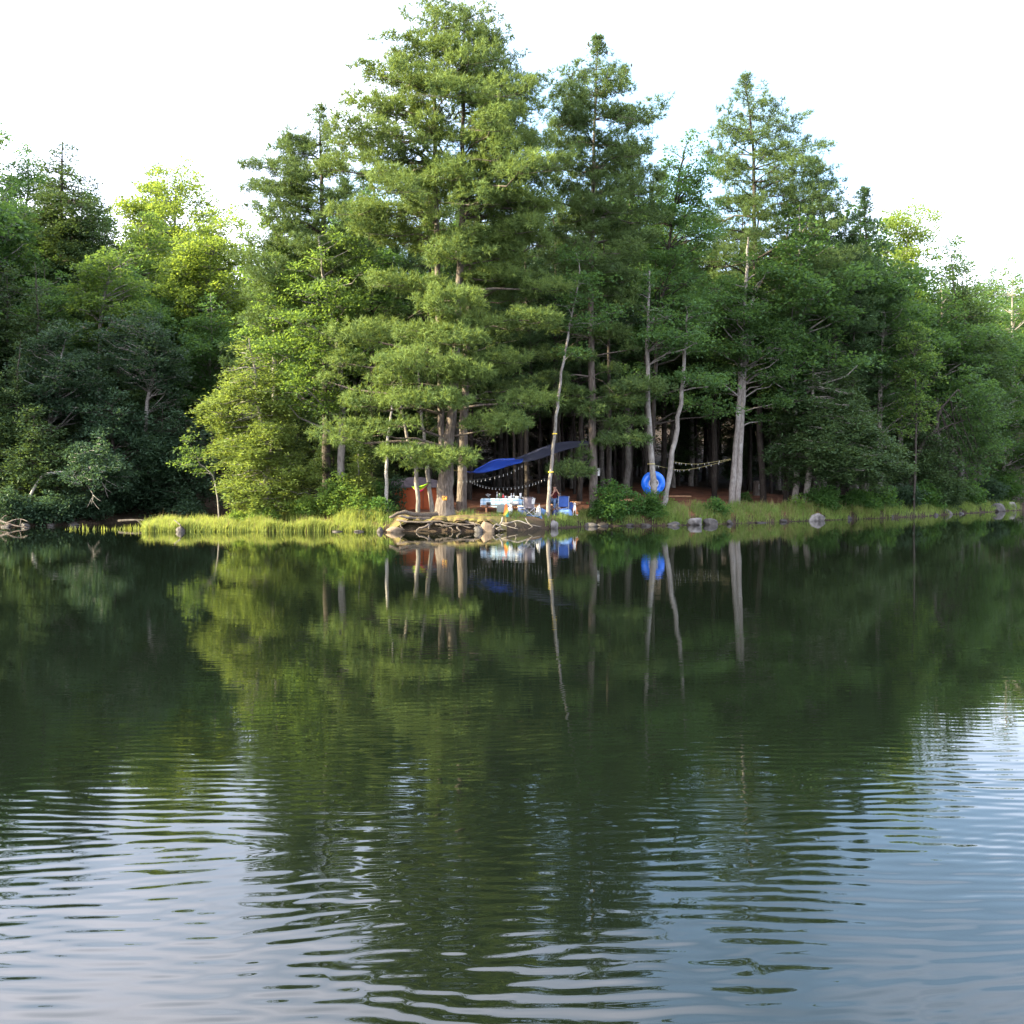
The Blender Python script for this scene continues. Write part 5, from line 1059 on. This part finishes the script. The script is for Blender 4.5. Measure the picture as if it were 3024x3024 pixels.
drape('grey_towel', 'grey towel hanging over the front bench', -0.02, 0.36, 'towel_grey', 'towel')
M['spotted'] = solid('white cloth with dark spots', (0.72,0.72,0.74), (0.03,0.03,0.035), 9, 0.9, 0.1)
drape('spotted_shirt', 'white cloth with black spots hanging over the front bench beside the grey towel', 0.38, 0.24, 'spotted', 'cloth', 0.3)
m = MB(); m.tube([(-.22,0,0),(-.1,0,.01),(.1,0,.005),(.22,0,0)], [.075,.085,.085,.07], 10); c = m.build('rolled_towel', M['towel_white'], None, True); c.location = put(0.66,-0.72,BZ+0.085); tag(c, 'rolled white towel lying on the front bench', 'towel')
# rainbow cloth cone
m_, t, oo = mat_new('rainbow stripes'); tcn = t.nodes.new('ShaderNodeTexCoord'); sx_ = t.nodes.new('ShaderNodeSeparateXYZ'); t.links.new(tcn.outputs['Object'], sx_.inputs[0])
cr_ = t.nodes.new('ShaderNodeValToRGB'); cr_.color_ramp.interpolation = 'LINEAR'
es = cr_.color_ramp.elements; es[0].position = 0.0; es[0].color = (0.02,0.25,0.25,1); es[1].position = 1.0; es[1].color = (0.75,0.10,0.03,1)
for p_, c_ in ((0.12,(0.05,0.32,0.10,1)),(0.25,(0.75,0.55,0.05,1)),(0.45,(0.80,0.22,0.03,1))): e = es.new(p_); e.color = c_
sl = mth('ADD', mth('MULTIPLY', sx_.outputs['Z'], 1.3), mth('MULTIPLY', sx_.outputs['X'], -1.6)); t.links.new(sl, cr_.inputs['Fac'])
pb = t.nodes.new('ShaderNodeBsdfPrincipled'); pb.inputs['Roughness'].default_value = 0.7; t.links.new(cr_.outputs['Color'], pb.inputs['Base Color']); t.links.new(pb.outputs[0], oo.inputs['Surface'])
q = on(1494, 0, 49.2); o = thing('rainbow_cloth_cone', 'narrow red, orange, yellow and green cloth cone standing at the bank', 'cloth', tuple(q))
m = MB(); V_ = [(0.02,0.66),(0.05,0.58),(0.085,0.42),(0.11,0.25),(0.125,0.1),(0.115,0.01)]; n_ = 20
vv = np.array([[r0*(1+0.16*math.cos(5*2*math.pi*j/n_))*math.cos(2*math.pi*j/n_), r0*(1+0.16*math.cos(5*2*math.pi*j/n_))*math.sin(2*math.pi*j/n_), z0] for r0, z0 in V_ for j in range(n_)])
ff = [(i*n_+j, i*n_+(j+1) % n_, (i+1)*n_+(j+1) % n_) for i in range(5) for j in range(n_)]+[(i*n_+j, (i+1)*n_+(j+1) % n_, (i+1)*n_+j) for i in range(5) for j in range(n_)]
m.add(vv, ff); m.build('cloth', m_, o, True); m = MB(); m.tube([(0,0,0),(0,0,0.74)], 0.012, 6); m.build('pole', M['steel'], o)
q = on(1505, 0, 50.3); o = turned('white_bucket', 'white bucket on the ground behind the rainbow cloth cone', 'bucket', [(0,0),(.13,0),(.15,.32),(.14,.32),(.12,.02)], tuple(q), 'white')
q = on(1543, 0, 50.6); o = thing('tote_bin', 'blue grey storage bin with a white lid left of the grey camp chair', 'bin', tuple(q), 0.1); m = MB(); m.box((0,0,.21), (.42,.34,.42)); m.build('body', M['blue_tote'], o); m = MB(); m.box((0,0,.445), (.46,.38,.05)); m.build('lid', M['white'], o); m = MB(); m.box((0,-.185,.3), (.2,.03,.06)); m.build('handle', M['black'], o)
q = on(1548, 0, 51.8); o = thing('cooler', 'pale grey cooler standing behind the blue grey bin', 'cooler', tuple(q), -0.1); m = MB(); m.box((0,0,.35), (.5,.36,.5)); m.build('body', M['towel_grey'], o); m = MB(); m.box((0,0,.63), (.53,.39,.07)); m.build('lid', M['sky_blue'], o); m = MB(); m.box((0,-.19,.42), (.22,.04,.05)); m.build('handle', M['black'], o)
for s1 in (-.2, .2):
    m = MB(); m.box((s1,0,.05), (.05,.34,.1)); m.build('foot', M['black'], o)

def camp_chair(label, u, D, rz, seat, mat2, sc=1.0):
    q = on(u, 0, D); o = thing('camp_chair', label, 'camp chair', tuple(q), rz); o.scale = (sc, sc, sc)
    # chair faces +Y of its own axes, back towards -Y
    m = MB(); m.grid(lambda s_, t_: np.array([-.25+.5*s_, -.22-.16*t_-0.05*math.sin(math.pi*s_), .42+.52*t_+0.03*math.sin(math.pi*s_)*t_]), 9, 8, .012); m.build('backrest', M[seat], o, True)
    m = MB(); m.grid(lambda s_, t_: np.array([-.26+.52*s_, -.24+.5*t_, .42-.07*math.sin(math.pi*s_)*math.sin(math.pi*t_)+.03*t_]), 9, 8, .012); m.build('seat', M[seat], o, True)
    for s1 in (-1, 1):
        m = MB(); m.tube([(s1*.27,-.2,.0),(s1*.27,-.24,.42),(s1*.26,-.4,.96)], .014, 6); m.build('back_post', M['steel'], o, True)
        m = MB(); m.tube([(s1*.29,.28,0),(s1*.3,.27,.62)], .014, 6); m.build('front_post', M['steel'], o, True)
        m = MB(); m.box((s1*.31,.02,.63), (.07,.58,.025)); m.build('armrest', M[mat2], o)
        m = MB(); m.tube([(s1*.27,-.26,.02),(-s1*.27,-.26,.42)], .014, 6); m.build('brace', M['steel'], o, True)
        m = MB(); m.tube([(s1*.29,.28,.02),(-s1*.29,.28,.42)], .014, 6); m.build('brace', M['steel'], o, True)
        m = MB(); m.tube([(s1*.28,-.24,.03),(s1*.29,.28,.42)], .014, 6); m.build('brace', M['steel'], o, True)
        for yy in (-.2, .28):
            m = MB(); m.lathe([(0,0),(.03,0),(.025,.04),(0,.04)], 8, c=(s1*.28,yy,0)); m.build('foot', M['black'], o)
    return o
camp_chair('lavender grey folding camp chair seen from behind with a cloth on its back', 1570, 50.3, -0.45, 'lavender', 'black', 1.03)
camp_chair('blue folding camp chair seen from behind, left of the dog', 1665, 52.6, 0.05, 'chair_blue', 'chair_blue', 1.0)
camp_chair('dark folding chair the seated person is in', 1640, 54.6, math.pi-0.25, 'navy', 'black', 0.95)
q = on(1578, 0, 50.05); m = MB(); m.grid(lambda s_, t_: np.array([-.1+.2*s_*(1-.3*t_), -.02*math.sin(7*s_), .22-.3*t_]), 7, 7, .006); c = m.build('white_cloth', M['towel_white'], None, True); c.location = (q[0]-.02, 49.86, q[2]+.82); c.rotation_euler = (0,0,-0.4); tag(c, 'small white cloth hung over the lavender grey chair back', 'cloth')
def bag(name, label, cat, u, D, w, d, h, mat, seed):
    r_ = np.random.default_rng(seed); q = on(u, 0, D); V = []; n, k = 14, 7
    ph = r_.uniform(0, 6, 4)
    for i in range(k):
        t_ = i/(k-1); s_ = (1-0.45*t_**2)*(0.001 if i == k-1 else 1)
        for j in range(n):
            a = 2*math.pi*j/n; w_ = 1+.1*math.sin(3*a+ph[0])+.07*math.sin(5*a+4*t_+ph[1])
            V.append((math.cos(a)*w/2*s_*w_, math.sin(a)*d/2*s_*w_, h*t_*(1+.12*math.sin(2*a+ph[2]))))
    F = []
    for i in range(k-1):
        for j in range(n): F += [(i*n+j, i*n+(j+1) % n, (i+1)*n+(j+1) % n), (i*n+j, (i+1)*n+(j+1) % n, (i+1)*n+j)]
    m = MB().add(V, F); o_ = m.build(name, M[mat], None, True); o_.location = tuple(q); return tag(o_, label, cat)
bag('blue_bag', 'light blue cloth bag under the blue camp chair', 'bag', 1670, 52.2, .8, .5, .34, 'sky_blue', 1); bag('navy_bag', 'navy bag at the left foot of the blue camp chair', 'bag', 1642, 52.1, .4, .4, .28, 'navy', 2)
bag('blue_bundle', 'crumpled blue bundle right of the banded tree', 'bundle', 1602, 51.6, .5, .4, .3, 'sky_blue', 3); bag('white_bag', 'white plastic bag beside the lavender grey chair', 'bag', 1592, 51.0, .26, .22, .5, 'white', 4)
bag('blue_jacket', 'blue jacket bundle behind the dog', 'jacket', 1690, 53.4, .5, .4, .55, 'chair_blue', 5)
q = on(1560, 0, 50.7); m = MB(); m.grid(lambda s_, t_: np.array([-.7+1.4*s_, -.3+.6*t_, gz(q[0]-.7+1.4*s_, 50.7-.3+.6*t_)-q[2]+.03+.02*math.sin(9*s_+5*t_)]), 20, 8, .008); c = m.build('ground_mat', M['sky_blue'], None, True); c.location = tuple(q); tag(c, 'pale blue mat on the ground under the lavender grey chair', 'mat')
# firewood
for i, (u, v, D, L_, r0, a) in enumerate([(1568,1462,56.5,1.6,.06,.05),(1585,1458,56.8,1.3,.05,.1),(1560,1452,57.0,.7,.06,-.05),(1662,1434,58.5,1.8,.06,-.12),(1655,1428,59.0,.8,.06,.2),(1700,1428,59.5,.6,.08,0),(1845,1435,60.5,1.5,.07,.1),(1870,1432,61.0,1.0,.06,-.1),(2005,1406,66,1.6,.06,0),(1800,1404,66,1.0,.05,.2)]):
    x = P(u, v, D)[0]; z = gz(x, D); m = MB(); m.tube([(-L_/2,0,r0),(0,.03,r0*1.2),(L_/2,0,r0+L_*abs(a)*.3)], [r0, r0*1.05, r0*.9], 8); c = m.build('firewood_log', M['cut'], None, True); c.location = (x, D, z); c.rotation_euler = (0, 0, a*3)
    tag(c, ['long split log behind the lavender grey chair','shorter log resting by the long split log','stubby pale log end left of the long split log','pale log lying behind the seated person','short tilted log end behind the seated person','thick stub of log right of the seated person','pale log on the needles behind the broad leaved bush','thinner log end behind the broad leaved bush','reddish log far back under the clothesline','thin log far back left of the swim ring'][i], 'log', 'logs lying on the forest floor')
q = on(2245, 0, 73); o = thing('tree_stump', 'reddish stump with pale patches deep under the trees on the right', 'stump', tuple(q)); m = MB(); m.lathe([(.34,-.1),(.26,.2),(.24,.7),(.26,.95),(.1,1.05),(0,1.0)], 12); m.build('stump', M['bark'], o, True)
m = MB(); m.lathe([(0,.9),(.13,.92),(.13,1.3),(.1,1.3),(.1,.95)], 10, c=(.2,-.12,-.5)); m.build('pale_patch', M['white'], o, True)

# ------------------------------------------------------------------ person and dog (skinned figures)
def skin_obj(name, mat, chain, parent, sub=2, loc=None):
    """chain: list of (start index or None, [(x,y,z,r), ...])"""
    V, E, R = [], [], []
    for st, pts in chain:
        prev = st
        for x, y, z, r_ in pts:
            V.append((x, y, z)); R.append(r_)
            if prev is not None: E.append((prev, len(V)-1))
            prev = len(V)-1
    me = bpy.data.meshes.new(name); me.from_pydata(V, E, []); o_ = link(name, me, parent)
    if loc is not None: o_.location = loc
    sk = o_.modifiers.new('skin', 'SKIN'); sk.use_smooth_shade = True
    for i, r_ in enumerate(R):
        s_ = me.skin_vertices[0].data[i]; s_.radius = r_ if isinstance(r_, tuple) else (r_, r_); s_.use_root = (i == 0)
    sb = o_.modifiers.new('sub', 'SUBSURF'); sb.levels = sub; sb.render_levels = sub
    me.materials.append(M[mat]); return o_
q = on(1640, 0, 54.55); o = thing('person', 'person in a dark red shirt and jeans sitting with hands raised to the face', 'person', tuple(q), 0.25)
z0 = 0.46
# body: pelvis at seat height, facing -Y (towards the lake)
fing = lambda s1: []
body = [(None, [(0,0.05,z0+.08,.11),(0,0.07,z0+.28,.105),(0,0.06,z0+.46,.115),(0,0.05,z0+.56,.06),(0,0.03,z0+.64,.052),(0,0.0,z0+.72,.085),(0,-.01,z0+.82,.082)])]
n0 = 7
for s1 in (-1, 1):
    st = 2; arm = [(s1*.17,.05,z0+.49,.055),(s1*.24,-.06,z0+.28,.043),(s1*.17,-.24,z0+.42,.034),(s1*.07,-.20,z0+.58,.028),(s1*.05,-.17,z0+.63,.03)]
    body.append((st, arm)); i_h = n0+4; n0 += 5
    for k, (dx, L_) in enumerate([(-.022,.05),(-.007,.06),(.008,.056),(.022,.045)]):
        body.append((i_h, [(s1*(.05)+dx,-.18,z0+.66,.009),(s1*.04+dx,-.15,z0+.66+L_*.6,.008)])); n0 += 2
    body.append((i_h, [(s1*.02,-.15,z0+.64,.009),(s1*.01,-.13,z0+.665,.008)])); n0 += 2
for s1 in (-1, 1):
    body.append((0, [(s1*.1,0.0,z0+.07,.085),(s1*.13,-.40,z0+.10,.06),(s1*.14,-.42,z0-.18,.05),(s1*.14,-.40,z0-.39,.035),(s1*.14,-.52,z0-.42,.035)]))
b_ = skin_obj('body', 'skin', body, o)
skin_obj('shirt', 'shirt', [(None, [(0,0.05,z0+.10,.135),(0,0.07,z0+.28,.13),(0,0.06,z0+.47,.14),(0,0.05,z0+.54,.075)]), (2, [(-.17,.05,z0+.49,.075),(-.22,-.01,z0+.36,.065)]), (2, [(.17,.05,z0+.49,.075),(.22,-.01,z0+.36,.065)])], o)
skin_obj('jeans', 'jeans', [(None, [(0,0.05,z0+.08,.13),(-.1,0.0,z0+.07,.1),(-.13,-.40,z0+.10,.075),(-.14,-.42,z0-.18,.062),(-.14,-.40,z0-.36,.055)]), (0, [(.1,0.0,z0+.07,.1),(.13,-.40,z0+.10,.075),(.14,-.42,z0-.18,.062),(.14,-.40,z0-.36,.055)])], o)
skin_obj('hair', 'hair', [(None, [(0,.03,z0+.76,.085),(0,.025,z0+.84,.088),(0,.0,z0+.89,.06)])], o)
m = MB(); m.lathe([(0,-.012),(.012,-.01),(.014,.02),(0,.035)], 8, c=(0,-.092,z0+.765)); m.build('nose', M['skin'], o, True)
for s1 in (-1, 1):
    m = MB(); m.lathe([(0,-.008),(.011,0),(0,.008)], 8, c=(s1*.03,-.082,z0+.80)); m.build('eye', M['hair'], o, True)
    m = MB(); m.lathe([(0,-.025),(.014,-.01),(.016,.012),(0,.03)], 8, c=(s1*.085,.005,z0+.785)); m.build('ear', M['skin'], o, True)
m = MB(); m.box((0,-.088,z0+.735), (.045,.012,.008)); m.build('mouth', M['shirt'], o)
# dog
m_, t, oo = mat_new('brown and white coat'); tcn = t.nodes.new('ShaderNodeTexCoord'); sx_ = t.nodes.new('ShaderNodeSeparateXYZ'); t.links.new(tcn.outputs['Object'], sx_.inputs[0])
ax = mth('ABSOLUTE', sx_.outputs['X']); chest = mth('MULTIPLY', mth('LESS_THAN', sx_.outputs['Y'], -0.05), mth('LESS_THAN', ax, 0.065)); paws = mth('LESS_THAN', sx_.outputs['Z'], 0.07)
blaze = mth('MULTIPLY', mth('MULTIPLY', mth('GREATER_THAN', sx_.outputs['Z'], 0.5), mth('LESS_THAN', ax, 0.038)), mth('LESS_THAN', sx_.outputs['Y'], -0.05))
wmask = mth('MAXIMUM', mth('MAXIMUM', chest, paws), blaze)
xm = t.nodes.new('ShaderNodeMix'); xm.data_type = 'RGBA'; xm.inputs['A'].default_value = (0.42,0.17,0.06,1); xm.inputs['B'].default_value = (0.78,0.74,0.68,1); t.links.new(wmask, xm.inputs['Factor'])
pb = t.nodes.new('ShaderNodeBsdfPrincipled'); pb.inputs['Roughness'].default_value = 0.85; t.links.new(xm.outputs['Result'], pb.inputs['Base Color']); t.links.new(pb.outputs[0], oo.inputs['Surface']); M['coat'] = m_
q = on(1700, 0, 52.7); o = thing('dog', 'brown and white dog sitting on the bank facing the lake', 'dog', tuple(q), -0.1)
dog = [(None, [(0,.20,.13,.115),(0,.12,.24,.12),(0,.02,.37,.115),(0,-.05,.47,.075),(0,-.08,.56,.058),(0,-.11,.645,.072),(0,-.19,.625,.045),(0,-.245,.612,.033)])]
for s1 in (-1, 1): dog.append((2, [(s1*.075,-.06,.32,.05),(s1*.075,-.07,.17,.034),(s1*.075,-.075,.05,.028),(s1*.075,-.115,.028,.03)]))
for s1 in (-1, 1): dog.append((0, [(s1*.12,.10,.15,.075),(s1*.15,.0,.14,.055),(s1*.14,.10,.06,.035),(s1*.15,-.03,.028,.03)]))
dog.append((0, [(.05,.32,.06,.03),(.14,.40,.035,.022),(.24,.38,.03,.012)]))
skin_obj('body', 'coat', dog, o)
for s1 in (-1, 1):
    m = MB(); m.grid(lambda s_, t_: np.array([s1*(.055+.04*t_+.02*math.sin(math.pi*s_)), -.10+(s_-.5)*.075*(1-.4*t_), .69-.125*t_]), 6, 6, .012); m.build('ear', solid('dark ear', (.30,.11,.04), (.24,.09,.035), 8, .9), o, True)
    m = MB(); m.lathe([(0,-.011),(.012,0),(0,.011)], 8, c=(s1*.032,-.172,.665)); m.build('eye', M['black'], o, True)
m = MB(); m.lathe([(0,-.016),(.02,-.004),(.016,.012),(0,.016)], 8, c=(0,-.272,.622)); m.build('nose', M['black'], o, True)
